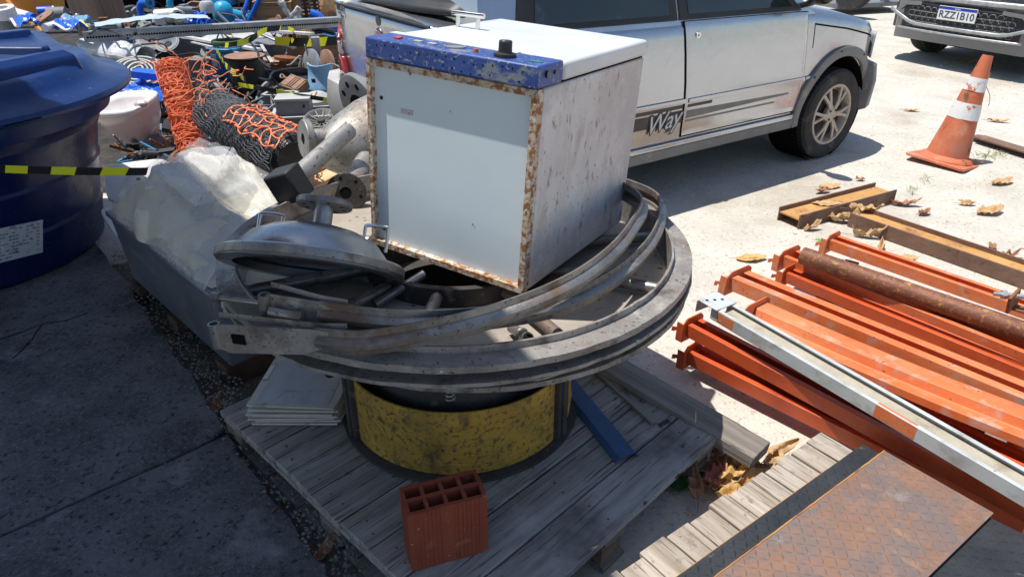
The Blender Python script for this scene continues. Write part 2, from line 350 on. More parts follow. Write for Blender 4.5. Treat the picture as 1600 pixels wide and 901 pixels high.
M['porcelain_pink'] = mat('pink_porcelain', (.74, .56, .55), (.76, .6, .59), 3, rough=.22, coat=.5, bumps=())
M['netorange'] = mat('orange_netting', (.86, .19, .07), (.88, .30, .16), 20, rough=.5, bumps=())
M['netblack'] = mat('black_netting', (.08, .085, .095), (.14, .145, .155), 20, rough=.5, bumps=())
M['netinner'] = mat('rolled_net_core', (.62, .08, .02), (.86, .17, .05), 60, rough=.7, bumps=((120, .5),))
M['bag'] = mat('white_bag', (.58, .54, .43), (.68, .64, .53), 5, rough=.5, bumps=((5, .3), (26, .3, (.2, 1, 1))))
M['film'] = mat('clear_film', (.50, .51, .52), rough=.22, alpha=.22, coat=.4, bumps=((9, .25), (40, .25, (.12, 1, 1))), spec=.5)
M['film2'] = mat('film_flap', (.60, .60, .60), rough=.22, alpha=.42, coat=.4, bumps=((9, .25), (40, .25, (.12, 1, 1))), spec=.5)
M['wrap'] = mat('grey_wrapped_plastic', (.11, .12, .145), (.17, .18, .205), 3, rough=.36, bumps=((26, .3, (.06, 1, 1)), (60, .2, (.1, 1, 1))), coat=.3, layers=[((.2, .22, .27), 26, .58, .7, .4, None, (1, .06, 1))])
M['paper'] = mat('faded_cream_sheet', (.50, .47, .40), (.6, .57, .50), 7, rough=.6, bumps=((60, .15),), layers=[((.3, .26, .19), 11, .6, .7)])
M['paperface'] = mat('grey_blue_face', (.40, .42, .45), (.52, .54, .56), 18, rough=.5, bumps=((60, .15),), stretch=(1, .2, 1), layers=[((.3, .29, .27), 26, .58, .66, None, None, (.3, 1, 1))])
M['bluechannel'] = mat('blue_channel_paint', (.025, .08, .18), (.035, .11, .24), 6, rough=.4, bumps=((60, .1),), layers=[((.35, .36, .37), 14, .69, .71), ((.02, .03, .05), 12, .64, .7)])
M['leaf_tan'] = mat('dry_leaf_tan', (.42, .24, .10), (.58, .38, .19), 30, rough=.7, bumps=((70, .4),), layers=[((.25, .12, .06), 20, .6, .7)])
M['leaf_brown'] = mat('dry_leaf_brown', (.25, .10, .05), (.40, .19, .10), 30, rough=.7, bumps=((70, .4),))
M['leaf_yellow'] = mat('yellow_leaf', (.48, .27, .07), (.58, .38, .14), 20, rough=.6, bumps=((70, .4),), layers=[((.4, .15, .04), 25, .6, .7)])
M['leaf_green'] = mat('green_leaf', (.10, .34, .04), (.15, .42, .06), 20, rough=.5, bumps=((70, .3),))
M['leaf_dgreen'] = mat('dark_green_leaf', (.03, .10, .03), (.05, .15, .04), 20, rough=.5, bumps=((70, .3),))
M['leaf_red'] = mat('red_leaf', (.24, .05, .04), (.34, .11, .07), 20, rough=.5, bumps=((70, .3),))
M['motorblue'] = mat('motor_blue', (.03, .17, .33), (.05, .24, .44), 8, rough=.45, bumps=((90, .15),), layers=[((.02, .05, .1), 16, .6, .7), ((.3, .28, .25), 40, .68, .72)])
M['brightblue'] = mat('bright_blue_paint', (.01, .10, .55), (.02, .14, .65), 6, rough=.35, bumps=((90, .1),), layers=[((.2, .2, .2), 20, .68, .72)])
M['cyan'] = mat('cyan_paint', (.02, .32, .55), (.03, .4, .62), 6, rough=.35, bumps=((90, .1),), layers=[((.02, .08, .12), 14, .62, .7)])
M['lightblue'] = mat('dusty_blue_plastic', (.16, .36, .58), (.25, .44, .62), 9, rough=.6, bumps=((90, .1),), layers=[((.5, .5, .48), 14, .56, .75)])
M['bluetarp'] = mat('blue_sheet', (.015, .10, .5), (.02, .14, .58), 8, rough=.3, bumps=((20, .4),))
M['galv'] = mat('galvanised', (.34, .35, .36), (.48, .49, .5), 14, rough=.4, metal=.6, bumps=((90, .1),), layers=[((.25, .24, .23), 12, .6, .72)])
M['greyplate'] = mat('grey_plate', (.13, .14, .15), (.19, .2, .21), 6, rough=.6, bumps=((60, .15),), layers=[((.3, .29, .27), 12, .6, .75)])
M['greymid'] = mat('mid_grey_box', (.20, .22, .24), (.27, .29, .31), 6, rough=.6, bumps=((60, .15),), layers=[((.42, .4, .36), 10, .58, .75), ((.1, .09, .08), 20, .65, .7)])
M['lightgrey'] = mat('light_grey', (.36, .36, .35), (.48, .48, .46), 6, rough=.55, bumps=((60, .15),), layers=[((.3, .27, .23), 16, .6, .72)])
M['aluminium'] = mat('cast_aluminium', (.5, .49, .45), (.62, .6, .56), 14, rough=.5, metal=.4, bumps=((60, .4),), layers=[((.25, .2, .15), 16, .58, .7)])
M['brownmetal'] = mat('brown_metal', (.24, .13, .085), (.33, .19, .13), 12, rough=.8, bumps=((60, .3),), layers=[((.12, .06, .04), 20, .58, .7)])
M['tapeyellow'] = mat('tape_yellow', (.78, .78, .02), rough=.4, bumps=())
M['tapeblack'] = mat('tape_black', (.012, .012, .012), rough=.4, bumps=())
M['orangeplastic'] = mat('orange_plastic', (.75, .26, .03), (.8, .36, .06), 5, rough=.5, bumps=((20, .2),))
M['label'] = mat('paper_label', (.45, .48, .52), (.52, .54, .57), 9, rough=.6, bumps=(), layers=[((.22, .25, .32), 40, .58, .62, None, None, (.3, 1, 1)), ((.6, .62, .65), 12, .6, .7)])
M['heap_shade'] = mat('heap_shade_patch', (.014, .013, .012), (.05, .042, .036), 9, rough=.9, det=9, bumps=((30, .6), (90, .5)), layers=[((.12, .10, .085), 30, .6, .7)])  # dark colour standing in for shadow and clutter between the scrap
M['ink'] = mat('printed_ink', (.05, .06, .09), rough=.6, bumps=())
M['plate_white'] = mat('number_plate_white', (.74, .74, .73), rough=.4, bumps=())
M['plate_blue'] = mat('number_plate_blue', (.01, .03, .35), rough=.4, bumps=())
M['red'] = mat('red_plastic', (.55, .05, .03), rough=.3, bumps=())
M['amber'] = mat('amber_lamp', (.45, .12, .04), rough=.25, bumps=())
M['greenl'] = mat('green_tab', (.03, .2, .12), rough=.3, bumps=())
M['grass'] = mat('weed', (.20, .26, .06), (.33, .34, .13), 30, rough=.8, bumps=())
M['asphalt_far'] = mat('dark_truck_bed', (.015, .016, .018), (.03, .03, .033), 6, rough=.6, bumps=((60, .2),))
M['shadesheet'] = mat('shade_sheet', (.12, .12, .12), (.16, .16, .15), 4, rough=.8, bumps=())  # for the added, unseen shade roof
# ================= the setting =================
def struct(name, b, m, **k):
    o = b.done(name, m, **k); o['kind'] = 'structure'; return o
g = B()
g.grid(lambda u, v: Vector((-60 + 120 * u, -30 + 130 * v, 0)), 2, 2)
struct('ground', g, M['ground'])

# the raised dark pavement slab at the left, in two pours with a joint
edge = [(165,398),(196,440),(222,478),(236,505),(262,532),(284,570),(303,585),(318,622),(338,648),(372,700),(401,738),(425,776),(452,806),(480,850),(522,903)]
ep = [P(x, y, .055) for x, y in edge]
ep2 = []
for a, b in zip(ep[:-1], ep[1:]):
    for k in range(6):
        q = a.lerp(b, k / 6); ep2.append(q + Vector((noise.noise(q * 30) * .012, noise.noise(q * 41) * .012, 0)))
ep2.append(ep[-1])
jr = P(334, 688, .055); jl = P(0, 838, .055); jd = (jl - jr).normalized()
ji = min(range(len(ep2)), key=lambda i: (ep2[i] - jr).length)
far_end = jr + jd * 6
def jline(off):
    return [ep2[ji] + jd * t + Vector((0, off + noise.noise(Vector((t * 9, off, 0))) * .006, 0)) for t in [x * .06 for x in range(1, 60)]]
slabA = [ep2[0] + (ep2[0] - ep2[6]).normalized() * 3] + ep2[:ji] + jline(.004) + [Vector((-8, 3, 0)), Vector((-8, 8, 0))]
slabB = [ep2[ji]] + ep2[ji + 1:] + [ep2[-1] + (ep2[-1] - ep2[-8]).normalized() * 3, Vector((-8, -4, 0)), Vector((-8, 1, 0))] + list(reversed(jline(-.006)))
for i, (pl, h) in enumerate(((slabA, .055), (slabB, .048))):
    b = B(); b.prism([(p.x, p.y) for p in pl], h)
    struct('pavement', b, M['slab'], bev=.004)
b = B()
for ck in (((-20, 536), (30, 520), (66, 506), (104, 500), (138, 488)), ((18, 560), (40, 540), (66, 506)), ((330, 690), (352, 676), (372, 682))):
    cp = spline([P(x, y, .0562) for x, y in ck], 6)
    cp = [p + Vector((noise.noise(p * 60) * .006, noise.noise(p * 77) * .006, 0)) for p in cp]
    b.sweep(cp, [(-.0022, -.0004), (.0022, -.0004), (.0015, .0004), (-.0015, .0004)])
struct('pavement_cracks', b, M['dark'])
b = B()   # bed of dirt in the gap between pavement and pallets
strip = [p + Vector((-.02, -.02, 0)) for p in ep2[::6]]
b.prism([(p.x, p.y) for p in strip] + [(p.x + .30, p.y + .16) for p in reversed(strip)], .004)
struct('dirt_strip', b, M['soil'])

# loose stones on the ground
random.seed(5)
b = B()
def stone(b, p, r):
    s_ = [Vector((math.cos(a + random.random()*.5), math.sin(a), 0)) * r * random.uniform(.7, 1.2) for a in (0, 1.25, 2.5, 3.8, 5)]
    vs = [p + v for v in s_] + [p + v * .55 + Vector((0, 0, r * random.uniform(.4, .8))) for v in s_]
    b.add(vs, [(0,1,6,5),(1,2,7,6),(2,3,8,7),(3,4,9,8),(4,0,5,9),(5,6,7,8,9)])
for i in range(5200):
    x = random.uniform(-.3, 1) ; y = random.random() ** 1.6
    p = Vector((random.uniform(-.2, 5.5) * (.35 + y), 1.0 + 7 * y, 0)); r = random.uniform(.0015, .005) * (1 + y)
    if random.random() < .03: r *= 2
    stone(b, p, r)
o = b.done('gravel', mat('pale_stones', (.45, .4, .33), (.6, .56, .48), 3, rough=.95, bumps=()), sm=10); tag(o, 'scatter of small pale stones over the sunlit limestone ground', 'gravel', kind='stuff')
b = B()
for i in range(1300):
    q = random.choice(ep2); p = q + Vector((random.uniform(0, .13), random.uniform(-.04, .05), .003)); stone(b, p, random.uniform(.002, .0075))
for i in range(420):
    q = P(random.uniform(0, 420), random.uniform(430, 900), .056)
    stone(b, q, random.uniform(.0012, .004))
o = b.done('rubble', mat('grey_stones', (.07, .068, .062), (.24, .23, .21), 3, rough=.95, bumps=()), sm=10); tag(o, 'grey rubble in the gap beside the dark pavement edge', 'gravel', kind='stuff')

# unseen roof added out of view, outline shaped to shade the left foreground
rt = thing('added_shade_roof', 'unseen sheet on posts, added to shade the pavement', 'roof', (0, 0, 0))
zr = 3.5; sx = .235 * (zr - .6)
poly = [(-7, 2.7), (-2.2, 3.0), (-1.52, 2.86), (-.92, 2.25), (-.30, 1.75), (-.06, 1.30), (.05, .95), (.07, -2.5), (-7, -2.5)]
b = B(); b.prism([(x - sx, y) for x, y in poly], .04, Matrix.Translation((0, 0, zr))); b.done('shade_sheet', M['shadesheet'], rt)
for x, y in ((-6.6, -2), (-6.6, 1.6), (-1.4, -2.2)):
    b = B(); b.bb((x - .05, y - .05, .0), (x + .05, y + .05, zr)); b.done('post', M['shadesheet'], rt)

# ================= pallets and what lies in front =================
def plank_box(b, x0, x1, y0, y1, z0, z1, amp=.0015):
    n = max(2, int((x1 - x0) / .06))
    def f(i, j, k):
        x = x0 + (x1 - x0) * i / n
        return Vector((x + (noise.noise(Vector((y0 * 50, j, k))) * .004 if i in (0, n) else 0), (y0, y1)[j] + noise.noise(Vector((x * 12, y0 * 31 + j, 1))) * amp, (z0, z1)[k] + noise.noise(Vector((x * 8, y0 * 17, k * 3))) * amp * .7))
    vs = [f(i, j, k) for i in range(n + 1) for (j, k) in ((0, 0), (1, 0), (1, 1), (0, 1))]
    fs = [(0, 1, 2, 3), (n*4+3, n*4+2, n*4+1, n*4)]
    for i in range(n):
        for q in range(4): fs.append((i*4+q, (i+1)*4+q, (i+1)*4+(q+1)%4, i*4+(q+1)%4))
    b.add(vs, fs)
pal = thing('wooden_pallet', 'grey weathered close-boarded pallet under the drum and the steel rings', 'pallet', (-.9, 1.75, 0), R(45.6))
ys = [0, -.135, -.262, -.40, -.515, -.65, -.775, -.90, -1.03, -1.165]
for i in range(9):
    b = B(); plank_box(b, 0 + random.uniform(-.004, .004), .955 + random.uniform(-.005, .005), ys[i + 1] + .0025, ys[i] - .0025, .108, .13 + random.uniform(-.001, .0015))
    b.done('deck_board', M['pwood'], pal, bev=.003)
b = B()
for i in range(9):
    for x in (.045, .475, .905):
        for q in (.3, .7):
            yy = ys[i] + (ys[i + 1] - ys[i]) * q + random.uniform(-.008, .008); xx = x + random.uniform(-.012, .012)
            b.cyl((xx, yy, .129), (xx, yy, .1322), .0032, n=8)
o = b.done('nail_heads', M['rust'], pal); o['kind'] = 'stuff'
for x in (.0, .43, .86):
    b = B(); plank_box(b, x + .002, x + .09, -1.16, -.005, .088, .106); b.done('cross_board', M['pwood'], pal, bev=.002)
    for y in (-1.15, -.63, -.1):
        b = B(); b.bb((x + .005, y, .02), (x + .085, y + .095, .087)); b.done('block', M['timber'], pal, bev=.003)
    b = B(); plank_box(b, x + .002, x + .09, -1.16, -.005, .002, .018); b.done('bottom_board', M['pwood'], pal)

# second pallet, short sunlit boards
e0 = P(1283, 674, .13); e1 = P(950, 896, .13); bx = (e0 - e1).normalized()
by = Vector((bx.y, -bx.x, 0))
pal2 = thing('slatted_pallet', 'sunlit pallet of short pale boards half covered by tread plates', 'pallet', M=basis(Vector((e0.x, e0.y, 0)), by))
# local x = along the boards, local y = back along bx (away)
fr = [0, .09, .18, .255, .325, .39, .50, .585, .68, .775, .88, .97, 1.07, 1.17, 1.27, 1.36]
L = (e0 - e1).length
for i in range(len(fr) - 1):
    b = B(); off = (.0, .004, -.003, .006, 0, .003, -.004, .006, .002, -.004, .012, .004, 0, .003, 0)[i]
    plank_box(b, off, .62 + off, -fr[i + 1] * L + .0025, -fr[i] * L - .002, .108, .13 + random.uniform(-.002, .002), .0018)
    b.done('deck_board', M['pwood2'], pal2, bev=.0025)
for x in (.06, .29, .52):
    b = B(); b.bb((x, -1.36 * L, .012), (x + .07, -.0, .106)); b.done('stringer', M['timber'], pal2)

# tread plates
def tread(b, W, Hh, z, pitch=.021, x0=0, y0=0):
    nx = int(W / pitch); ny = int(Hh / pitch)
    for i in range(nx):
        for j in range(ny):
            cx = x0 + (i + .5) * pitch; cy = y0 + (j + .5) * pitch; a = R(45 if (i + j) % 2 else -45)
            ca, sa = math.cos(a), math.sin(a); l_, w_ = pitch * .62, pitch * .15
            vs = [Vector((cx + ca * x - sa * y, cy + sa * x + ca * y, zz)) for x, y, zz in ((-l_,0,z),(0,-w_,z),(l_,0,z),(0,w_,z),(-l_*.45,0,z+.0018),(l_*.45,0,z+.0018))]
            b.add(vs, [(0,1,4),(1,5,4),(1,2,5),(2,3,5),(3,4,5),(3,0,4)])
c0 = P(1381, 703, .172); cx_ = P(1563, 787, .172) - c0; cl = (P(1114, 901, .172) - c0).normalized()
xw = Vector((-cl.y, cl.x, 0)); W1 = cx_.length
if xw.dot(cx_) < 0: xw = -xw
def plate(name, label, m, org, W, Lh, z, th=.006, edge=None):
    t = thing(name, label, 'steel plate', M=basis(Vector((org.x, org.y, z)), xw if xw.cross(cl).z > 0 else cl))
    sw = not xw.cross(cl).z > 0
    X, Y = (Lh, W) if sw else (W, Lh)
    b = B(); b.bb((0, 0, -th), (X, Y, 0)); tread(b, X - .008, Y - .008, 0, x0=.004, y0=.004)
    b.done('tread_surface', m, t, bev=0)
    return t, X, Y, sw
tp, X, Y, sw = plate('tread_plate', 'rusty brown tread plate with orange rust patches, top of the plate stack', M['tread_rust'], c0, W1, .95, .172)
b = B()
if sw: b.sweep([(X * k / 60, .0018 + .0014 * noise.noise(Vector((k * .7, 0, 0))), .0008) for k in range(61)], rect(.0035, .0012))
else: b.sweep([(.0018 + .0014 * noise.noise(Vector((k * .7, 0, 0))), Y * k / 60, .0008) for k in range(61)], rect(.0035, .0012))
b.done('rusted_edge', M['tread_edge'], tp)
plate('tread_plate', 'black tread plate under the rusty one, showing as a dark strip and at right', M['tread_black'], c0 - xw * .055 + cl * .008, W1 + .75, 1.0, .160)
plate('tread_plate', 'lowest tread plate, only its orange rusted rim showing on the boards', M['tread_edge'], c0 - xw * .062 + cl * .17, .3, .9, .149)

# hollow brick
bk = thing('hollow_brick', 'red terracotta brick with eight holes standing on the pallet', 'brick', (-.232, 1.144, .1315), R(19.7))
def brick():
    b = B(); W, D, Hh = .186, .092, .178; n, m_ = 4, 2; t = .0085
    cw = (W - t * (n + 1)) / n; cd_ = (D - t * (m_ + 1)) / m_
    xs = [0]; ysl = [0]
    for i in range(n): xs += [xs[-1] + t, xs[-1] + t + cw]
    xs.append(W)
    for i in range(m_): ysl += [ysl[-1] + t, ysl[-1] + t + cd_]
    ysl.append(D)
    for i in range(len(xs) - 1):
        for j in range(len(ysl) - 1):
            x0, x1, y0, y1 = xs[i], xs[i+1], ysl[j], ysl[j+1]
            if i % 2 and j % 2:
                r = .003
                for a, c in (((x0,y0),(x1,y0)),((x1,y0),(x1,y1)),((x1,y1),(x0,y1)),((x0,y1),(x0,y0))):
                    b.add([(*a,0),(*c,0),(*c,Hh),(*a,Hh)], [(0,1,2,3)])
            else:
                for z in (0, Hh): b.add([(x0,y0,z),(x1,y0,z),(x1,y1,z),(x0,y1,z)], [(0,1,2,3)])
    def outer(p0, p1, ribs):
        p0, p1 = Vector(p0), Vector(p1); d = p1 - p0; nn = Vector((d.y, -d.x)).normalized(); k = 120; pts = []
        for i in range(k + 1):
            s_ = i / k; o_ = 0
            for lo, hi, num in ribs:
                if lo < s_ < hi: o_ = .0016 * (1 if ((s_ - lo) / (hi - lo) * num) % 1 < .5 else -.2)
            pts.append(p0 + d * s_ + nn * (o_ if 0 < i < k else 0))
        vs = [(p.x, p.y, 0) for p in pts] + [(p.x, p.y, Hh) for p in pts]
        b.add(vs, [(i, i+1, k+2+i, k+1+i) for i in range(k)])
        b.add([(p0.x,p0.y,Hh),(p1.x,p1.y,Hh)] + [(p.x,p.y,Hh) for p in reversed(pts)], [])
        for i in range(k):  # close the rib tops
            q0, q1 = p0 + d * (i / k), p0 + d * ((i + 1) / k)
            b.add([(q0.x,q0.y,Hh),(q1.x,q1.y,Hh),(pts[i+1].x,pts[i+1].y,Hh),(pts[i].x,pts[i].y,Hh)], [(0,1,2,3)])
    R_ = [(.08, .46, 7), (.58, .95, 7)]
    outer((0,0),(W,0),R_); outer((W,0),(W,D),[(.2,.8,4)]); outer((W,D),(0,D),R_); outer((0,D),(0,0),[(.2,.8,4)])
    return b
brick().done('clay_body', M['brick'], bk, sm=20, jit=.0012)

# stack of thin cream sheets
sg = 'thin cream panels stacked beside the drum'
a_ = P(388, 664, .135); b_ = P(524, 668, .135); sx_ = (b_ - a_).normalized()
for i in range(9):
    jr_ = [0, .012, -.008, .004, -.01, .008, 0, -.006, .003][i]
    lab = 'topmost cream panel of the stack with a grey-blue printed face' if i == 8 else ('lowest cream panel of the stack, lying flat on the pallet' if i == 0 else ['', 'second cream panel from the bottom of the stack', 'third cream panel from the bottom of the stack', 'fourth cream panel from the bottom of the stack', 'fifth cream panel, in the very middle of the stack', 'fourth cream panel from the top of the stack', 'third cream panel from the top of the stack', 'cream panel just below the topmost one of the stack'][i])
    t = thing('cream_panel', lab, 'panel', M=basis(a_ + Vector((jr_ + .01, .008 * math.sin(i * 3), .0 + i * .0092)), sx_) @ Matrix.Rotation(R(random.uniform(-2.5, 2.5) + 1), 4, 'Z'), group=sg)
    b = B(); b.prism([(0, 0), (.255, 0), (.262, .045), (.262, .30), (0, .31)], .0065); b.done('sheet', M['paper'], t, bev=.0012)
    if i == 8:
        b = B(); b.prism([(.02, .016), (.235, .016), (.24, .28), (.02, .29)], .0006, Matrix.Translation((0, 0, .007))); b.done('printed_face', M['paperface'], t)
        b = B(); b.prism([(-.001, .13), (.012, .13), (.012, .2), (-.001, .2)], .001, Matrix.Translation((0, 0, .0078))); b.done('tab', M['plate_white'], t)
        b = B(); b.tube([(.10 + .022 * math.cos(R(a)), .035 + .03 * math.sin(R(a)), .0085) for a in range(0, 200, 20)], .0012, 5); b.done('thumb_notch', M['paper'], t)

# blue channel, thin slat, thick timber
def along(px0, px1, z0, z1):
    return P(*px0, z0), P(*px1, z1)
p0, p1 = along((878, 590), (980, 716), .137, .137)
t = thing('blue_channel', 'short dark blue painted metal channel lying on the pallet right of the drum', 'metal channel', M=basis(p0, p1 - p0))
Lc = (p1 - p0).length
b = B(); sec = [(-.038, -.004), (-.026, .014), (.026, .014), (.038, -.004), (.036, -.006), (.025, .0105), (-.025, .0105), (-.036, -.006)]
b.sweep([(x * Lc / 8, 0, .0) for x in range(9)], sec); b.done('channel_profile', M['bluechannel'], t, jit=.001)
p0, p1 = along((932, 578), (1024, 660), .136, .136)
t = thing('thin_slat', 'thin grey wooden slat lying between the blue channel and the thick timber', 'slat', M=basis(p0, p1 - p0))
b = B(); plank_box(b, 0, (p1 - p0).length, -.014, .014, -.003, .007); b.done('slat_wood', M['timber'], t)
p0, p1 = along((930, 560), (1188, 712), .15, .105)
t = thing('thick_timber', 'thick cracked grey timber lying across the pallet edge beside dead leaves', 'timber', M=basis(p0, p1 - p0))
b = B(); plank_box(b, -.05, (p1 - p0).length, -.05, .05, -.02, .024, .004); b.done('timber_wood', M['timber'], t, bev=.004, jit=.002)
p0, p1 = along((1090, 640), (1150, 668), .03, .03)
t = thing('wood_offcut', 'small pale wood offcut on the ground behind the thick timber', 'offcut', M=basis(p0, p1 - p0))
b = B(); plank_box(b, 0, (p1 - p0).length, -.03, .03, -.025, .0); b.done('offcut_wood', M['pwood2'], t, bev=.002)

# ================= drum, rings, clamps =================
DC = Vector((-.158, 1.785, .1325))
dr = thing('yellow_drum', 'low round drum with worn yellow panels and dark uprights on the pallet', 'drum', DC)
b = B(); b.lathe([(.30, 0), (.362, 0), (.362, .010), (.345, .013), (.30, .013)], n=64, closed=True); b.done('base_flange', M['blackpaint'], dr)
prof = [(.332, .0135), (.338, .015), (.338, .045), (.341, .049), (.338, .053), (.338, .175), (.341, .179), (.338, .183), (.337, .222), (.332, .222)]  #
for k, (a0, a1) in enumerate(((-148, -32), (-28, 88), (92, 208))):
    b = B(); b.lathe(prof, n=40, closed=True, a0=R(a0), a1=R(a1), up=(1, 0, 0)); b.done('yellow_panel', M['yellow'], dr)
for a in (-150, -30, 90):
    x, y = math.cos(R(a)), math.sin(R(a))
    b = B(); b.box((x * .337, y * .337, .19), (.030, .06, .35), R(a)); b.box((x * .354, y * .354, .19), (.010, .026, .345), R(a)); b.done('upright', M['blackpaint'], dr, bev=.004)
b = B(); b.lathe([(.25, .335), (.30, .335), (.305, .345), (.30, .365), (.25, .365)], n=64, closed=True); b.done('top_flange', M['blackpaint'], dr)
b = B(); b.lathe([(.282, .02), (.29, .02), (.29, .34), (.282, .34)], n=48, closed=True); b.done('inner_barrel', M['blackpaint'], dr)
b = B(); hel = [(.315 * math.sin(0) + .012 * math.cos(t * .6), -.315 + .012 * math.sin(t * .6), .245 + t * .0012) for t in range(0, 52)]; b.tube(hel, .0022, 6); b.done('spring', M['steel'], dr)
b = B(); b.sphere((-.352, -.145, .215), .017, 12); b.cyl((-.33, -.14, .215), (-.352, -.145, .215), .008); b.done('bolt_head', M['black'], dr)

RA = Vector((-.154, 1.872, .65))
ra = thing('large_steel_rim', 'large dirty steel rim with spokes, the white cabinet standing inside it', 'steel rim', RA, 0, R(-.5), R(.5))
b = B(); b.lathe([(.602, -.07), (.608, -.07), (.608, -.004), (.653, -.004), (.655, -.013), (.660, -.013), (.659, .003), (.608, .004), (.608, .021), (.602, .021)], n=128, closed=True)
b.done('rim_channel', M['ring'], ra, jit=.002)
b = B(); b.lathe([(.27, -.078), (.601, -.070), (.601, -.066), (.27, -.074)], n=96, closed=True); b.done('web_plate', mat('dirty_web_plate', (.42, .37, .30), (.30, .26, .22), 5, rough=.8, metal=.1, det=9, bumps=((40, .3),), layers=[((.12, .09, .07), 3.4, .56, .68), ((.55, .5, .42), 9, .6, .74), ((.05, .04, .035), 30, .62, .68)]), ra)
for a in (12, 62, 118, 165, 205, 232, 262, 300, 338):
    x, y = math.cos(R(a)), math.sin(R(a))
    b = B(); b.cyl((x * .28, y * .28, -.042), (x * .598, y * .598, -.042), .016, n=16); b.done('spoke', M['steel'], ra)
b = B(); b.lathe([(.255, -.17), (.275, -.17), (.275, -.02), (.255, -.02)], n=64, closed=True); b.done('hub_ring', M['blackpaint'], ra)
rb = thing('lower_steel_hoop', 'narrower steel hoop under the large rim resting on the drum', 'steel hoop', (-.088, 1.868, .560), 0, R(.5), R(-.9))
b = B(); b.lathe([(.545, -.016), (.549, -.016), (.551, -.002), (.584, -.003), (.586, -.010), (.590, -.010), (.589, .003), (.551, .004), (.545, .012)], n=128, closed=True)
b.done('hoop_channel', M['ring'], rb, jit=.002)
rc = thing('flat_steel_hoop', 'flat steel hoop sandwiched between the large rim and the lower hoop', 'steel hoop', (-.148, 1.868, .609), 0, R(-.3), R(-.3))
b = B(); b.lathe([(.600, -.002), (.650, -.002), (.652, -.006), (.656, -.006), (.655, .003), (.600, .003)], n=128, closed=True); b.done('hoop_band', M['ring'], rc, jit=.002)

sec = [(-.004,.034),(.002,.035),(.003,.016),(.016,.012),(.023,.003),(.022,-.01),(.006,-.022),(.005,-.036),(-.001,-.036),(-.001,-.02),(.016,-.009),(.017,.002),(.011,.008),(-.004,.011)]
sec = [(x * .85, y * .82) for x, y in sec]
c1 = thing('clamp_band', 'upper grooved clamp band with slotted end, sweeping in front of the white cabinet', 'clamp band', (0, 0, 0))
pts = [P(498, 530, 0.698), P(560, 535, 0.700), P(640, 524, 0.706), P(740, 502, 0.718), P(830, 472, 0.728), P(900, 438, 0.733), P(952, 399, 0.738), P(984, 360, 0.738), P(1001, 320, 0.733)]
e = pts[-1]; pts += [e + Vector((-.06, .17, -.005)), e + Vector((-.18, .33, -.01)), e + Vector((-.36, .45, -.01))]
b = B(); b.sweep(spline(pts, 10), sec); b.done('band', M['steel'], c1)
A0 = P(337, 524, 0.693); A1 = P(500, 530, 0.698); fr_ = basis(A0, A1 - A0)
Le = (A1 - A0).length
b = B(fr_); zz = Matrix.Rotation(R(90), 4, 'X')
b.prism([(0, -.028), (.03, -.04), (.19, -.037), (Le, -.022), (Le + .11, -.016), (Le + .05, .018), (Le, .024), (.02, .03), (0, .024)], .006, zz)
b.done('end_plate', M['ring'], c1, bev=.001)
b = B(fr_); b.prism([(.04, -.012), (.068, -.016), (.068, .008), (.04, .010)], .003, Matrix.Translation((0, -.0065, 0)) @ zz); b.done('slot', M['dark'], c1)
b = B(fr_); b.lathe([(.009, -.03), (.0125, -.03), (.0125, .028), (.009, .028)], (0, .003, 0), n=16, closed=True); b.done('rolled_end', M['steel'], c1)
b = B(fr_); b.sweep([(.0, .03, .034), (Le, .012, .026), (Le + .06, .008, .03)], rect(.002, .012)); b.done('inner_lip', M['ring'], c1)

c2 = thing('clamp_band', 'lower grooved clamp band with a long T bolt at its left end', 'clamp band', (0, 0, 0))
pts = [P(500, 488, 0.728), P(570, 498, 0.723), P(650, 503, 0.720), P(760, 496, 0.698), P(880, 474, 0.683), P(960, 433, 0.678), P(1010, 388, 0.673), P(1030, 345, 0.673), P(1024, 313, 0.673)]
e = pts[-1]; pts += [e + Vector((-.09, .14, 0)), e + Vector((-.25, .3, 0)), e + Vector((-.45, .38, 0))]
b = B(); b.sweep(spline(pts, 10), sec); b.done('band', M['steel'], c2)
A0 = P(416, 476, 0.738); A1 = P(500, 488, 0.728); fr_ = basis(A0, A1 - A0); Le = (A1 - A0).length
b = B(fr_); b.prism([(0, -.03), (Le, -.028), (Le + .09, -.02), (Le, .028), (.015, .03), (0, .026)], .005, zz); b.done('end_plate', M['ring'], c2, bev=.001)
b = B(fr_); b.sweep([(.0, .032, .034), (Le, .012, .03), (Le + .06, .008, .03)], rect(.002, .012)); b.done('inner_lip', M['ring'], c2)
b = B(fr_); b.lathe([(.009, -.028), (.0135, -.028), (.0135, .028), (.009, .028)], (0, -.004, 0), n=16, closed=True); b.done('rolled_end', M['steel'], c2)
b = B(); q0, q1, q2 = P(334, 464, 0.748), P(405, 473, 0.743), P(463, 484, 0.733)
b.cyl(q0, q1, .0062, n=12); b.cyl(q0 + (q0 - q1).normalized() * .004, q0 + (q1 - q0).normalized() * .014, .012, n=6)
b.done('bolt_rod', M['steel'], c2)
b = B(); d_ = (q2 - q1).normalized(); off = Vector((0, -.022, -.002)); b.cyl(q1 + d_ * .03 + off, q2 + off, .0105, n=16); b.cyl(q2 + off, q2 + d_ * .018 + off, .0135, n=6); b.done('barrel_nut', M['steel'], c2)

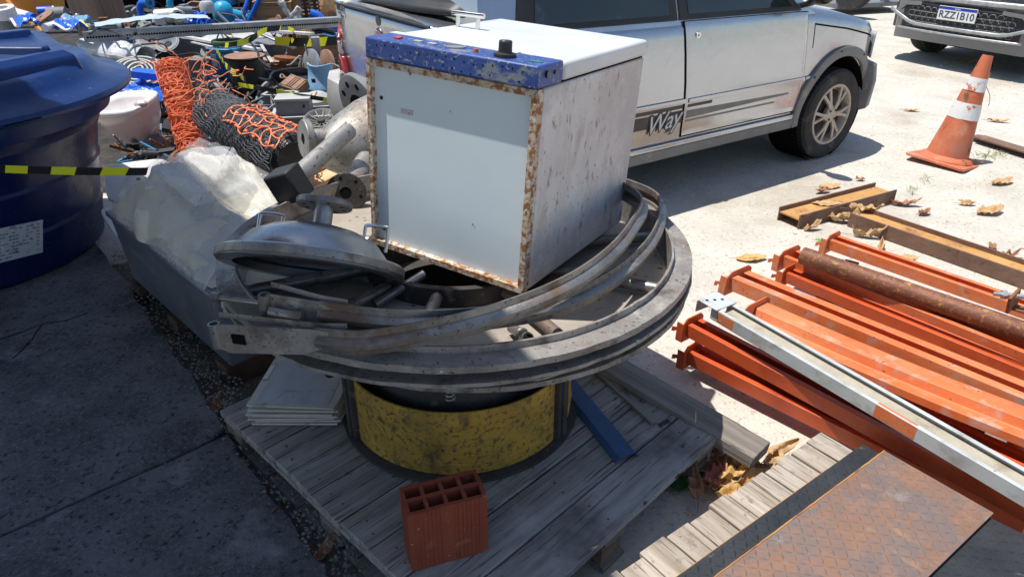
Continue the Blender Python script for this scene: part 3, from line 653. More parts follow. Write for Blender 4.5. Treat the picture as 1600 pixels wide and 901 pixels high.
# tubes lying in the rim
for lab, a, c, r in (('steel tube lying in the rim in front of the dome lid', (586, 476, .60), (662, 428, .635), .0115),
                     ('steel tube end sticking up behind the clamp bands', (800, 512, .60), (826, 528, .65), .0125)):
    t = thing('steel_tube', lab, 'tube', (0, 0, 0)); p, q = P(*a), P(*c)
    b = B(); d_ = (q - p).normalized(); b.lathe([(r - .003, 0), (r, 0), (r, (q - p).length), (r - .003, (q - p).length)], p, d_, 20, closed=True); b.done('tube_wall', M['steel'], t)
    if r > .012:
        b = B(); b.lathe([(r + .0005, 0), (r + .003, .004), (r + .0005, .008)], p.lerp(q, .6), d_, 20); b.done('collar', M['steel'], t)

# stainless dome lid
ax = Vector((.09, .57, .80)).normalized(); dc = P(487, 421, .70)
lid = thing('dome_lid', 'tilted stainless dome lid with two handles and a flanged neck', 'vessel lid', M=basis(dc, Vector((1, 0, -.115)), ax) @ Matrix.Scale(.91, 4))
b = B(); b.lathe([(.205, -.004), (.245, -.004), (.248, 0), (.248, .026), (.244, .03), (.205, .032), (.198, .05), (.17, .082), (.12, .108), (.06, .122), (0, .126), (0, .12), (.06, .116), (.12, .102), (.165, .078), (.195, .045), (.2, .03)], n=72, closed=False)
b.done('dished_cover', M['inox'], lid)
b = B(); b.lathe([(.249, .001), (.2515, .004), (.2515, .022), (.249, .025)], n=72); b.done('rim_band', M['steel'], lid)
b = B(); b.cyl((.012, .0, .115), (.012, 0, .178), .026, n=24); b.done('neck', M['inox'], lid)
b = B(); b.lathe([(.018, .176), (.074, .176), (.0765, .179), (.0765, .191), (.074, .194), (.018, .194)], (.012, 0, 0), n=40, closed=True)
fl = b.done('flange', M['steel'], lid)
b = B()
for k in range(8):
    a = R(22 + 45 * k); b.cyl((.012 + .055 * math.cos(a), .055 * math.sin(a), .1755), (.012 + .055 * math.cos(a), .055 * math.sin(a), .1946), .006, n=12)
b.done('bolt_holes', M['dark'], fl)
for sgn, (x0, y0) in ((1, (-.135, .03)), (-1, (.155, .05))):
    b = B(); w_ = .032; hh = .058
    path = spline([(x0 - w_, y0, .075), (x0 - w_, y0, .09 + hh * .8), (x0 - w_ + .006, y0 + .002, .09 + hh), (x0 + w_ - .006, y0 + .002, .09 + hh), (x0 + w_, y0, .09 + hh * .8), (x0 + w_, y0, .075)], 5)
    b.tube(path, .0048, 10, up=(0, 1, 0)); b.done('handle', M['chrome'], lid)

# ================= white cabinet =================
BM = Matrix.Translation((.0285, 1.552, .6465)) @ Matrix.Rotation(-.548, 4, 'Z') @ Matrix.Rotation(-.042, 4, 'X') @ Matrix.Rotation(.046, 4, 'Y') @ Matrix.Scale(.9475, 4)
cb = thing('white_cabinet', 'old white enamel oven cabinet with rust-edged back panel and blue control strip', 'oven cabinet', M=BM)
W, D, Hc = .515, .639, .527
b = B(); b.bb((-W, .024, 0), (0, D, Hc)); b.done('body', M['side'], cb, bev=.006)
fw = .0165
b = B()   # rust-edged frame around the face
for a, c in (((-W, -.006, 0), (0, .023, fw)), ((-W, -.006, Hc - fw), (0, .023, Hc)), ((-W, -.006, fw), (-W + fw * .75, .023, Hc - fw)), ((-fw, -.006, fw), (0, .023, Hc - fw))): b.bb(a, c)
b.done('face_frame', M['rustyframe'], cb, bev=.003, jit=.0012)
b = B(); b.bb((-W + fw * .7, .012, fw * .9), (-fw * .9, .0225, Hc - fw * .9)); pn = b.done('face_panel', M['panel'], cb)
b = B()
for x, z in ((-W + .034, .05), (-W + .034, Hc - .1)): b.lathe([(0, -.004), (.004, -.003), (.0058, 0)], (x, .0118, z), (0, 1, 0), 12)
b.done('screw', M['black'], pn)
b = B(); b.bb((-.415, .0108, .398), (-.375, .0122, .412)); b.done('data_plate', mat('faded_data_plate', (.45, .42, .4), (.6, .58, .56), 60, rough=.6, bumps=(), layers=[((.3, .12, .1), 90, .56, .6)]), pn)
b = B(); b.bb((-W + fw * .7, .0116, fw), (-W + .036, .0124, Hc - fw)); b.done('panel_fold', M['panel'], pn)
# lid and control strip
b = B(); b.bb((-W - .002, .115, Hc + .005), (.004, D + .004, Hc + .05)); b.done('lid', M['white'], cb, bev=.010, seg=3)
b = B(); b.bb((-W + .004, .115, Hc + .0005), (-.004, D - .01, Hc + .0048)); b.done('lid_seal', M['dark'], cb)
b = B(); b.bb((-W + .002, -.011, Hc + .0012), (0, .113, Hc + .054)); st = b.done('control_strip', M['bluepaint'], cb, bev=.005)
zt = Hc + .0545
b = B(); b.bb((-W + .004, .082, zt - .0018), (-.12, .114, zt + .0012)); b.done('white_edge', M['white'], st)
b = B()
for k in range(17):
    for q in range(2):
        if random.random() < .8: b.cyl((-W + .035 + k * .027 + q * .007, -.0115, Hc + .014 + .023 * q + .004 * math.sin(k)), (-W + .035 + k * .027 + q * .007, -.0095, Hc + .014 + .023 * q + .004 * math.sin(k)), .0023, n=8)
b.done('vent_holes', M['dark'], st)
b = B(); b.bb((-W+.07,.02,zt - .0005),(-W+.088,.04,zt+.004)); b.done('red_switch', M['red'], st, bev=.0015)
for x in (-W + .125, -W + .17): b = B(); b.bb((x, .028, zt - .0005), (x + .024, .044, zt + .0018)); b.done('label_tab', M['lightgrey'], st)
b = B(); b.lathe([(.0, .001), (.024, .001), (.024, .003), (.028, .003), (.028, 0)], (-.27, .045, zt), n=32); b.done('dial_ring', M['galv'], st)
b = B(); b.lathe([(0, .008), (.006, .007), (.0075, 0)], (-.198, .03, zt), n=14); b.done('pilot_lamp', M['amber'], st)
b = B(); b.bb((-.05, .03, zt - .0005), (-.02, .045, zt + .001)); b.done('green_tab', M['greenl'], st)
b = B(); b.lathe([(0, .036), (.0145, .036), (.016, .034), (.0165, .01), (.027, .007), (.027, 0)], (-.118, .035, zt), n=26)
kn = b.done('knob', M['black'], st)
b = B(); b.bb((-.1188, .02, zt + .0362), (-.1172, .034, zt + .0368)); b.done('pointer_mark', M['plate_white'], kn)
b = B(); b.cyl((.0, .03, Hc + .032), (.006, .03, Hc + .032), .0085, n=16); b.cyl((.0, .07, Hc + .032), (.004, .07, Hc + .032), .005, n=12); b.done('side_button', M['blackgloss'], st)
b = B(); b.cyl((-.505, .36, Hc + .088), (-.40, .372, Hc + .088), .0085, n=14)
for x, y in ((-.485, .362), (-.42, .37)): b.cyl((x, y, Hc + .05), (x, y, Hc + .088), .0065, n=12)
b.done('lid_handle', M['chrome'], cb, bev=.001)
b = B(); b.cyl((-.02, D + .006, Hc + .03), (-.0, D + .006, Hc + .03), .006, n=10); b.cyl((-.5, D + .006, Hc + .03), (-.48, D + .006, Hc + .03), .006, n=10); b.done('hinge', M['steel'], cb)
# ================= beams at the right =================
def Csec(wd, h, t=.004, lip=.022):
    "lipped channel, opening up: (side, up)"
    w_ = wd / 2
    return [(-w_, 0), (w_, 0), (w_, h), (w_ - lip, h), (w_ - lip, h - t), (w_ - t, h - t), (w_ - t, t), (-w_ + t, t), (-w_ + t, h - t), (-w_ + lip, h - t), (-w_ + lip, h), (-w_, h)]
def bar(name, lab, cat, a, za, c, zc, sec, m, ext=1.25, roll=0, group=None, part='profile', sag=0, plate_=True, pm=None, n=10):
    p, q = P(*a, za), P(*c, zc); q = p + (q - p) * ext
    t = thing(name, lab, cat, M=basis(p, q - p) @ Matrix.Rotation(R(roll), 4, 'X'), group=group)
    Ln = (q - p).length
    b = B(); b.sweep([(Ln * i / n, 0, -sag * math.sin(math.pi * i / n)) for i in range(n + 1)], [(-x, y) for x, y in sec][::-1]); b.done(part, m, t, bev=.0012, seg=2)
    return t, Ln
rg = 'orange rack beams piled on the ground'
def Ssec(wd, h):
    w_ = wd / 2
    return [(-w_, 0), (w_, 0), (w_, h), (-wd * .06, h), (-wd * .10, h * .94), (-wd * .16, h * .5), (-wd * .20, h * .44), (-w_, h * .44)]
def rack_beam(lab, a, za, c, zc, wd=.075, h=.042, m='orange', roll=0, ext=1.25, conn=True, group=rg, step=False, sag=0, lip=.022):
    t, Ln = bar('rack_beam', lab, 'rack beam', a, za, c, zc, (Ssec(wd, h) if step else Csec(wd, h, .004, lip)), M[m], ext, roll, group, 'channel', sag)
    if conn:
        for x in (0,):
            b = B(); b.prism([(-wd*.72, -.02), (wd*.72, -.02), (wd*.72, h+.006), (wd*.5, h+.022), (-wd*.5, h+.022), (-wd*.72, h+.006)], .005, Matrix(((0,0,-1,x-.001),(1,0,0,0),(0,1,0,0),(0,0,0,1))))
            b.bb((x - .03, -wd*.72 - .004, -.02), (x, -wd*.72, h+.006))
            cp = b.done('end_connector', M[m], t, bev=.0015)
            b = B()
            for k in range(3): b.cyl((x - .0065, wd*(-.4 + .4*k), h+.008), (x - .0055, wd*(-.4+.4*k), h+.008), .006, n=10)
            b.done('rivet_holes', M['dark'], cp)
            b = B(); b.sweep([(x - .03, -wd*.74, h*.5), (x - .045, -wd*.74, h*.5 - .004), (x - .045, -wd*.74, h*.2)], rect(.004, .014)); b.done('hook', M[m], cp)
    return t
rack_beam('shade-darkened orange rack beam at the bottom of the pile, nearest the pallets', (1082, 562), .05, (1392, 716), .05, .075, .05, 'shade_orange', 0, 1.5)
rack_beam('shade-darkened orange rack beam under the grey beam, one up from the bottom', (1082, 520), .13, (1600, 800), .12, .075, .05, 'shade_orange', 0, 1.2)
rack_beam('added shade-darkened orange rack beam deep inside the pile below the wide bright one', (1210, 560), .07, (1600, 740), .07, .08, .045, 'shade_orange', 0, 1.25, False)  # added inside the pile to darken its interior
rack_beam('wide bright orange rack beam just behind the grey beam', (1178, 502), .16, (1600, 678), .16, .135, .06, 'orange', -6, step=True, sag=.012)
rack_beam('orange rack beam with large end connector, third behind the grey beam', (1152, 447), .16, (1600, 636), .15, .12, .055, 'orange', -4, lip=.040)
rack_beam('narrow orange rack beam half hidden between two wider ones', (1232, 437), .10, (1600, 590), .10, .07, .045, 'shade_orange')
rack_beam('orange rack beam in front of the rusty pipe', (1232, 411), .13, (1600, 561), .13, .105, .05, 'orange')
rack_beam('faded orange rack beam behind the rusty pipe, farthest of the pile', (1300, 386), .08, (1590, 488), .08, .085, .05, 'orange')
rack_beam('added shade-darkened orange rack beam at ground level under the wide bright one', (1330, 560), .01, (1600, 690), .01, .10, .045, 'shade_orange', 0, 1.25, False)  # from here down, low beams added to darken the gaps in the pile
rack_beam('added shade-darkened orange rack beam at ground level under the grey beam', (1260, 610), .01, (1600, 790), .01, .10, .045, 'shade_orange', 0, 1.25, False)
rack_beam('added shade-darkened orange rack beam low down in front of the rusty pipe', (1330, 480), .01, (1600, 585), .01, .12, .045, 'shade_orange', 0, 1.25, False)
rack_beam('added shade-darkened orange rack beam low down behind the third bright beam', (1300, 500), .01, (1600, 625), .01, .10, .045, 'shade_orange', 0, 1.25, False)
# what the pile rests on
for lab, a, c in (('timber bearer hidden under the left ends of the orange beams', (1190, 600), (1330, 415)), ('timber bearer under the middle of the orange beams', (1500, 770), (1640, 560))):
    p, q = P(*a, .02), P(*c, .02); t = thing('bearer', lab, 'bearer', M=basis(p, q - p))
    b = B(); b.bb((0, -.03, -.018), ((q - p).length, .03, .026)); b.done('bearer_wood', M['timber'], t)

# grey beam
t, Ln = bar('grey_beam', 'grey painted channel beam with orange patches lying on top of the orange pile', 'beam', (1122, 492), .235, (1600, 774), .215, Csec(.084, .045, .004, .014), M['greybeam'], 1.3, 0, None, 'channel')
b = B(); b.bb((.03, -.031, .0045), (Ln - .01, .0375, .028)); b.done('sand_fill', M['sand'], t, jit=.002)
b = B(); b.prism([(-.055, -.05), (.03, -.05), (.03, .05), (-.055, .05), (-.062, .035), (-.062, -.035)], .005, Matrix.Translation((0, 0, .046))); b.bb((-.062, -.05, .0), (-.057, .05, .046)); b.done('end_bracket', M['greybeam'], t, bev=.002)
b = B()
for k in range(3): b.cyl((-.035 + .012 * k, -.028 + .025 * k, .0508), (-.035 + .012 * k, -.028 + .025 * k, .0516), .006, n=10)
b.done('bracket_holes', M['dark'], t)
b = B(); b.bb((.62, -.0428, .004), (.74, -.0422, .044)); b.bb((.62, -.036, .0452), (.735, -.029, .0458)); b.bb((.03, -.0428, .006), (.10, -.0422, .04)); b.done('orange_patch', M['orange'], t)
# rusty pipe
p, q = P(1254, 399, .225), P(1600, 518, .215); q = p + (q - p) * 1.3
t = thing('rusty_pipe', 'thick rusty round pipe lying on the orange beams', 'pipe', M=basis(p, q - p))
b = B(); b.lathe([(.030, 0), (.036, 0), (.036, (q - p).length), (.030, (q - p).length)], (0, 0, 0), (1, 0, 0), 32, closed=True); b.done('pipe_wall', M['rpipe'], t)
b = B(); b.cyl((.004, 0, 0), (.006, 0, 0), .0302, n=24); b.done('bore', M['dark'], t)
# bolted bracket at the right edge
p = P(1583, 470, .20)
t = thing('bolted_bracket', 'rusty brown bracket with a silver bolt at the right edge of the pile', 'bracket', p, R(-25))
b = B(); b.box((0, 0, 0), (.012, .07, .08), R(-30), R(20)); b.box((.05, .0, -.03), (.1, .05, .01), R(-20)); b.done('bracket_plate', M['rust'], t, bev=.003)
b = B(); b.cyl((-.07, -.01, .02), (.09, .0, .03), .009, n=14); b.done('bolt', M['galv'], t)
b = B(); b.cyl((-.045, -.008, .021), (-.028, -.007, .022), .018, n=6); b.done('nut', M['galv'], t)

# rusty H beams
def Hbeam(lab, a, c, z, fl_h, wd, ext=1, name='steel_beam'):
    p, q = P(*a, z), P(*c, z); q = p + (q - p) * ext
    t = thing(name, lab, 'steel beam', M=basis(p, q - p)); Ln = (q - p).length; n = 8
    for y in (-wd / 2, wd / 2):
        b = B(); b.bb((0, y - .004, -fl_h / 2), (Ln, y + .004, fl_h / 2)); b.done('flange', M['hbeam'], t, bev=.0015)
    b = B(); b.bb((.001, -wd / 2 + .004, .006), (Ln - .001, wd / 2 - .004, .014)); b.done('web', M['hweb'], t)
    return t
Hbeam('short rusty H beam with a dry leaf on it, lying beyond the orange pile', (1232, 340), (1382, 300), .04, .075, .135)
Hbeam('long rusty H beam running off to the right behind the orange pile', (1338, 338), (1600, 428), .04, .075, .135, 1.5)
# steel flats at the right edge
for i in range(3):
    p, q = P(1521, 212, .02 + .012 * i), P(1600, 236, .02 + .012 * i); q = p + (q - p) * 3
    t = thing('steel_flat', ['lowest of three rusty steel flats stacked at the right edge', 'middle of three rusty steel flats stacked at the right edge', 'topmost of three rusty steel flats stacked at the right edge'][i], 'steel flat', M=basis(p + Vector((.015 * i, -.01 * i, 0)), q - p), group='steel flats stacked beside the traffic cone')
    b = B(); b.bb((0, -.05, -.0055), ((q - p).length, .05, .0055)); b.done('flat_bar', M['hbeam'], t, bev=.002)

# traffic cone
cp_ = P(1476, 252, 0)
cn = thing('traffic_cone', 'worn leaning orange traffic cone with peeling white bands', 'traffic cone', cp_, R(38), R(3), R(7))
b = B(); b.prism([(-.17, -.19), (.17, -.19), (.19, -.17), (.19, .17), (.17, .19), (-.17, .19), (-.19, .17), (-.19, -.17)], .018, Matrix.Translation((0, 0, .002))); b.lathe([(.14, .02), (.165, .02), (.145, .045), (.125, .05)], n=32); b.done('base', M['conepaint'], cn, bev=.005, jit=.006)
def cr(h): return .128 + (.030 - .128) * (h - .04) / .64
def band(nm, h0, h1, m, lift=0):
    b = B(); b.lathe([(cr(h0) + lift, h0), (cr((h0+h1)/2) + lift, (h0+h1)/2), (cr(h1) + lift, h1), (cr(h1) - .004, h1), (cr(h0) - .004, h0)], n=36, closed=True); return b.done(nm, M[m], cn, jit=.003)
band('cone_body', .04, .68, 'conepaint'); band('white_band', .29, .39, 'conewhite', .0025); band('white_band', .465, .545, 'conewhite', .0025)
b = B(); b.cyl((.028, -.022, .62), (.04, -.03, .625), .012, n=12); b.done('top_hole', M['dark'], cn)
b = B(); b.tube(spline([(.03, -.02, .6), (.08, -.03, .5), (.15, .0, .50), (.22, .02, .52), (.32, .05, .56)], 5), .0025, 5); b.tube(spline([(.08, -.03, .5), (.13, -.06, .44), (.12, -.08, .38)], 5), .002, 5); b.done('string', M['rust'], cn)

# ================= leaves =================
def leaf(lab, px, py, z=.006, L=.11, wd=.06, m='leaf_tan', rz=0, curl=.3, tilt=0, group='fallen leaves on the pale ground'):
    t = thing('dry_leaf', lab, 'leaf', P(px, py, z), R(rz), R(tilt), group=group)
    sd = random.random() * 90
    def f(u, v):
        x = (u - .5) * L; wv = wd * .5 * (math.sin(math.pi * min(1, u * .97 + .02)) ** .75) * (1 - .25 * u) * (1 + .18 * noise.noise(Vector((u * 7, v * 2, sd))))
        y = (v - .5) * 2 * wv
        zz = curl * abs(y) * .9 + curl * L * (u - .4) ** 2 * 1.2 + noise.noise(Vector((x * 42, y * 42, sd))) * .02 * (curl + .15) * 2 + noise.noise(Vector((x * 110, y * 110, sd))) * .005
        return Vector((x, y * (1 - curl * .35), max(zz, -.002) + .003))
    b = B(); b.grid(f, 16, 8); o = b.done('blade', M[m], t, sm=60, solid=.0009)
    b = B(); b.tube([(-L * .5 - L * .25, .004, .006), (-L * .5, 0, .005), (0, 0, .0035 + curl * L * .02), (L * .35, 0, .006 + curl * L * .1)], .0012, 5); b.done('stalk', M['leaf_brown'], t)
    return t
random.seed(3)
leaf('yellow dead leaf lying flat on the ground left of the orange pile', 1174, 404, L=.15, wd=.085, m='leaf_yellow', rz=5, curl=.12)
leaf('pale stub of a leaf beside the end plate of an orange beam', 1140, 436, L=.07, wd=.025, rz=40)
leaf('bright green fallen leaf between the H beam and the orange pile', 1285, 378, L=.07, wd=.035, m='leaf_green', rz=-20, curl=.25)
leaf('pale leaf resting on the web of the short H beam', 1292, 319, z=.055, L=.16, wd=.085, rz=-5, curl=.1)
leaf('curled leaf against the near flange of the short H beam', 1268, 358, L=.10, wd=.055, rz=15, curl=.7)
leaf('dry tan leaf crumpled in front of the beam crossing', 1316, 345, z=.01, L=.17, wd=.09, rz=-12, curl=.8)
leaf('dry leaf lying on the long H beam', 1352, 330, z=.06, L=.17, wd=.08, rz=-18, curl=.6)
leaf('long crumpled leaf in front of the long H beam', 1356, 370, L=.17, wd=.065, rz=-15, curl=.9)
leaf('small curled leaf in front of the long H beam near the pipe', 1376, 388, L=.09, wd=.05, rz=60, curl=.9)
leaf('leaf half behind the orange beams next to the rusty pipe', 1408, 408, L=.16, wd=.1, rz=0, curl=.3)
leaf('leaf at the far end of the short H beam, left one of two', 1296, 292, L=.14, wd=.09, rz=10, curl=.2)
leaf('brown leaf at the far side of the short H beam', 1284, 300, L=.11, wd=.05, m='leaf_brown', rz=200, curl=.4)
leaf('brown leaf beside the right end of the short H beam', 1414, 320, L=.16, wd=.07, m='leaf_brown', rz=-8, curl=.5)
leaf('small red-brown leaf on open ground above the long H beam', 1443, 334, L=.085, wd=.06, m='leaf_brown', rz=25, curl=.5)
leaf('small curled leaf beside the large tan leaf on open ground', 1510, 319, L=.1, wd=.055, rz=-5, curl=.5)
leaf('large pointed tan leaf on open ground below the cone', 1546, 332, L=.17, wd=.11, rz=15, curl=.35)
leaf('tan leaf with a long stalk right of the cone foot', 1565, 286, L=.17, wd=.09, rz=20, curl=.35)
leaf('small brown leaf above the long H beam at the right', 1550, 385, L=.06, wd=.04, m='leaf_brown', rz=80, curl=.3)
leaf('small crumpled leaf on the ground at the right edge', 1580, 400, L=.09, wd=.03, m='leaf_brown', rz=-10, curl=.9)
leaf('thin brown leaf beside the long H beam', 1552, 462, L=.06, wd=.02, m='leaf_brown', rz=-20, curl=.4)
leaf('brown scrap of leaf between the car shadow and the cone', 1344, 281, L=.06, wd=.045, m='leaf_brown', rz=0, curl=.5)
leaf('leaf at the foot of the cone on its right side', 1528, 255, L=.08, wd=.05, rz=0, curl=.5)
leaf('leaf lying behind the cone near the dark car', 1510, 99, L=.24, wd=.1, m='leaf_tan', rz=-5, curl=.3)
leaf('leaf lying on the ground midway between car and cone', 1424, 173, L=.13, wd=.06, rz=-10, curl=.2)
leaf('leaf on the ground right of the cone', 1560, 190, L=.16, wd=.06, rz=-20, curl=.3)
G2 = 'dead leaves heaped in the gap between the two pallets'
leaf('dark green leaf in the gap between the pallets', 1074, 752, L=.13, wd=.09, m='leaf_dgreen', rz=30, curl=.2, group=G2)
leaf('red dead leaf in the heap between the pallets', 1114, 750, z=.03, L=.11, wd=.07, m='leaf_red', rz=60, curl=.6, group=G2)
leaf('tan leaf standing up behind the timber end', 1205, 710, z=.03, L=.15, wd=.07, rz=40, curl=.8, tilt=40, group=G2)
for i, (x, y, rz, mm) in enumerate([(1100,735,10,'leaf_brown'),(1138,728,-30,'leaf_tan'),(1150,745,20,'leaf_yellow'),(1128,764,-10,'leaf_tan'),(1160,760,50,'leaf_tan'),(1090,765,80,'leaf_brown'),(1185,735,0,'leaf_tan'),(1145,775,15,'leaf_yellow'),(1120,720,100,'leaf_brown')]):
    leaf(['brown leaf at the left of the heap by the pallet edge','curled tan leaf under the end of the thick timber','yellowish leaf in the middle of the heap','tan leaf at the front of the heap','tan leaf at the right of the heap by the pale boards','brown leaf behind the dark green leaf','tan leaf in the timber shadow','yellow leaf at the very front of the heap','dark brown leaf at the back of the heap'][i], x, y, .015 + .012 * (i % 3), .12, .06, mm, rz, .75, random.uniform(-25, 25), G2)
G3 = 'dead leaves in the gap beside the dark pavement'
for i, (x, y, rz) in enumerate([(395,792,60),(335,640,100),(505,862,70),(402,812,20),(300,470,10),(270,455,-20)]):
    leaf(['brown leaf in the pavement gap beside the pallet corner','leaf scrap at the pallet corner by the pavement edge','large brown leaf at the bottom of the pavement gap','small leaf among the rubble of the gap','brown leaf under the wrapped chest','brown leaf far under the wrapped chest'][i], x, y, .02, .09 + .02 * (i % 2), .05, 'leaf_brown', rz, .6, 20, G3)
b = B()
random.seed(8)
for cx, cy, n_, h_ in ((1548, 243, 70, .03), (1425, 300, 14, .02), (1447, 282, 12, .02)):
    for i in range(n_):
        p = P(cx + random.gauss(0, 14 if n_ > 20 else 4), cy + random.gauss(0, 3), .002); d = Vector((random.gauss(0, 1), random.gauss(0, 1), random.uniform(.3, 1))).normalized() * random.uniform(.02, .05)
        b.tube([p, p + d * .5 + Vector((0, 0, .004)), p + d], .0013, 4)
o = b.done('weed_tufts', M['grass']); tag(o, 'sparse dry weeds growing on the pale ground near the cone', 'weeds', kind='stuff')
b = B()
for i in range(150):
    p = P(random.uniform(900, 1600), random.uniform(60, 600) , .003); a = random.random() * 6.3; d = Vector((math.cos(a), math.sin(a), 0)) * random.uniform(.008, .03)
    b.tube([p, p + d * .5 + Vector((0, 0, .002)), p + d * 1.0], .0009, 3)
o = b.done('twigs', M['leaf_brown']); tag(o, 'scattered tiny twigs and leaf bits on the pale ground', 'twigs', kind='stuff')
# ================= the silver hatchback =================
CD = Vector((.829, .559, 0)).normalized()
CM = Matrix.Translation((2.085, 4.613, 0)) @ basis((0, 0, 0), CD)
# local: x forward, y left (the side seen is y = 0, the body lies at y > 0), z up; front axle x = 0, rear axle x = -2.36
car = thing('parked_car', 'dusty silver two-door hatchback with a chrome door lock and way lettering on its side', 'car', M=CM)
CY = .76
def hwid(z):
    pts = [(.2, .715), (.30, .735), (.40, .742), (.50, .752), (.58, .758), (.66, .757), (.80, .748), (.92, .735), (.98, .722), (1.05, .70), (1.44, .56)]
    for (z0, w0), (z1, w1) in zip(pts[:-1], pts[1:]):
        if z <= z1: return w0 + (w1 - w0) * max(0, (z - z0) / (z1 - z0))
    return pts[-1][1]
def topz(x):
    pts = [(-2.80, 1.03), (-2.6, 1.03), (-2.3, 1.0), (-.5, .965), (-.35, .955), (0, .90), (.3, .835), (.44, .79), (.52, .72), (.56, .60)]
    for (x0, z0), (x1, z1) in zip(pts[:-1], pts[1:]):
        if x <= x1: return z0 + (z1 - z0) * (x - x0) / (x1 - x0)
    return pts[-1][1]
def ends(x):   # plan rounding of the width
    if x > .1: return 1 - .34 * max(0, (x - .1) / .46) ** 2.6
    if x < -2.5: return 1 - .30 * min(1, (-2.5 - x) / .28) ** 2.2
    return 1
def xb(y):
    q = (1 - min(abs(y), .757) / .758) / .30
    return -2.5 - .28 * min(1, q) ** (1 / 2.2)
xs = [-2.78, -2.77, -2.74, -2.68, -2.6, -2.5, -2.4, -2.2, -2, -1.8, -1.6, -1.4, -1.2, -1, -.8, -.6, -.4, -.3, -.15, 0, .12, .22, .3, .37, .43, .48, .52, .545, .56]
b = B(); rows = []
NZ = 16
for x in xs:
    zt_, zb = topz(x), .27 if x < .2 else .27 - .02 * (x - .2)
    if x > .5: zb = .3 + (x - .5) * 1.5
    prof = []
    for k in range(NZ + 1):
        z = zb + (zt_ - zb) * k / NZ
        r_ = hwid(z) * ends(x)
        if k == NZ: r_ -= .02
        prof.append((-r_, z))
    crown = .035 if x > -.4 else .02
    top = []
    for k in range(1, 8):
        f = -1 + 2 * k / 8; top.append(((hwid(zt_) * ends(x) - .02) * f, zt_ + crown * (1 - f * f) + .012 * (1 - abs(f) ** 8)))
    row = prof + top + [(-y, z) for y, z in reversed(prof)]
    rows.append([Vector((x, CY + y, z)) for y, z in row])
k = len(rows[0])
vs = [v for r in rows for v in r]; fs = []
for i in range(len(rows) - 1):
    for q in range(k): q2 = (q + 1) % k; fs.append((i*k+q, (i+1)*k+q, (i+1)*k+q2, i*k+q2))
fs.append(tuple(range(k))); fs.append(tuple((len(rows)-1)*k + q for q in reversed(range(k))))
b.add(vs, fs)
body = b.done('body', M['carpaint'], car, sm=50)
def cutters(pairs):
    b = B()
    for (x, z, r_) in pairs:
        for y0, y1 in ((-.2, .24), (2 * CY - .24, 2 * CY + .2)): b.cyl((x, y0, z), (x, y1, z), r_, n=64)
    return b.done('cutter', M['dark'], car)
def boolean(o, ct):
    md = o.modifiers.new('cut', 'BOOLEAN'); md.operation = 'DIFFERENCE'; md.object = ct; md.solver = 'EXACT'
    dg = bpy.context.evaluated_depsgraph_get(); dg.update()
    me = bpy.data.meshes.new_from_object(o.evaluated_get(dg)); o.modifiers.clear(); o.data = me
    bpy.data.objects.remove(ct)
    me.materials.clear(); me.materials.append(M['carpaint'])
    for p_ in me.polygons: p_.material_index = 0
WH = [(0, .30), (-2.36, .30)]
boolean(body, cutters([(x, z + .02, .345) for x, z in WH]))
for x, z in WH:   # wheel-well liners
    for s_ in (0, 1):
        y0, y1 = ((.02, .24), (2 * CY - .24, 2 * CY - .02))[s_]
        b = B(); b.lathe([(.338, y0), (.338, y1)], (x, 0, z + .02), (0, 1, 0), 32); b.cyl((x, (y1 if s_ == 0 else y0) - .004, z + .02), (x, (y1 if s_ == 0 else y0) + .004, z + .02), .34, n=32); b.done('wheel_well', M['dark'], car)
# skin patches on the visible side and its mirror
def side_patch(x0, x1, zf0, zf1, lift, name, m, parent=car, nx=24, nz=10, solid=0, mirror=True, x0t=None, x1t=None, bev=0):
    out = []
    for s_ in ((0, 1) if mirror else (0,)):
        def f(u, v):
            xx0 = x0 if x0t is None else x0 + (x0t - x0) * v; xx1 = x1 if x1t is None else x1 + (x1t - x1) * v
            x = xx0 + (xx1 - xx0) * u; z = (zf0(x) if callable(zf0) else zf0); z1 = (zf1(x) if callable(zf1) else zf1); z = z + (z1 - z) * v
            y = -hwid(z) * ends(x) - lift
            return Vector((x, CY + y if s_ == 0 else CY - y, z))
        b = B(); b.grid(f, nx, nz); o = b.done(name, m, parent, sm=50)
        if solid:
            md = o.modifiers.new('s', 'SOLIDIFY'); md.thickness = solid; md.offset = 0
        if bev: md = o.modifiers.new('b', 'BEVEL'); md.width = bev; md.segments = 2; md.limit_method = 'ANGLE'
        out.append(o)
    return out
side_patch(-1.385, -.365, .366, lambda x: topz(x) - .008, .0022, 'door_gap', M['dark'], x0t=-1.435, x1t=-.415, solid=.002)
doors = side_patch(-1.378, -.372, .373, lambda x: topz(x) - .012, .0052, 'door', M['carpaint'], x0t=-1.428, x1t=-.422, solid=.004, bev=.002, nx=30, nz=16)
for s_, d_ in enumerate(doors):
    sg = 1 if s_ == 0 else -1; yy = (lambda y: y if s_ == 0 else 2 * CY - y)
    b = B(); b.sphere((-1.375, yy(.03), .775), .05, 14, (.42, .12, 1.15)); b.done('grip_recess', M['dark'], d_)
    b = B(); b.cyl((-1.338, yy(.022), .90), (-1.338, yy(.008), .90), .018, .015, n=20); b.done('lock', M['chrome'], d_)
    b = B(); b.bb((-1.3405, min(yy(.0075), yy(.0065)), .893), (-1.3355, max(yy(.0075), yy(.0065)), .907)); b.done('key_slot', M['dark'], d_)
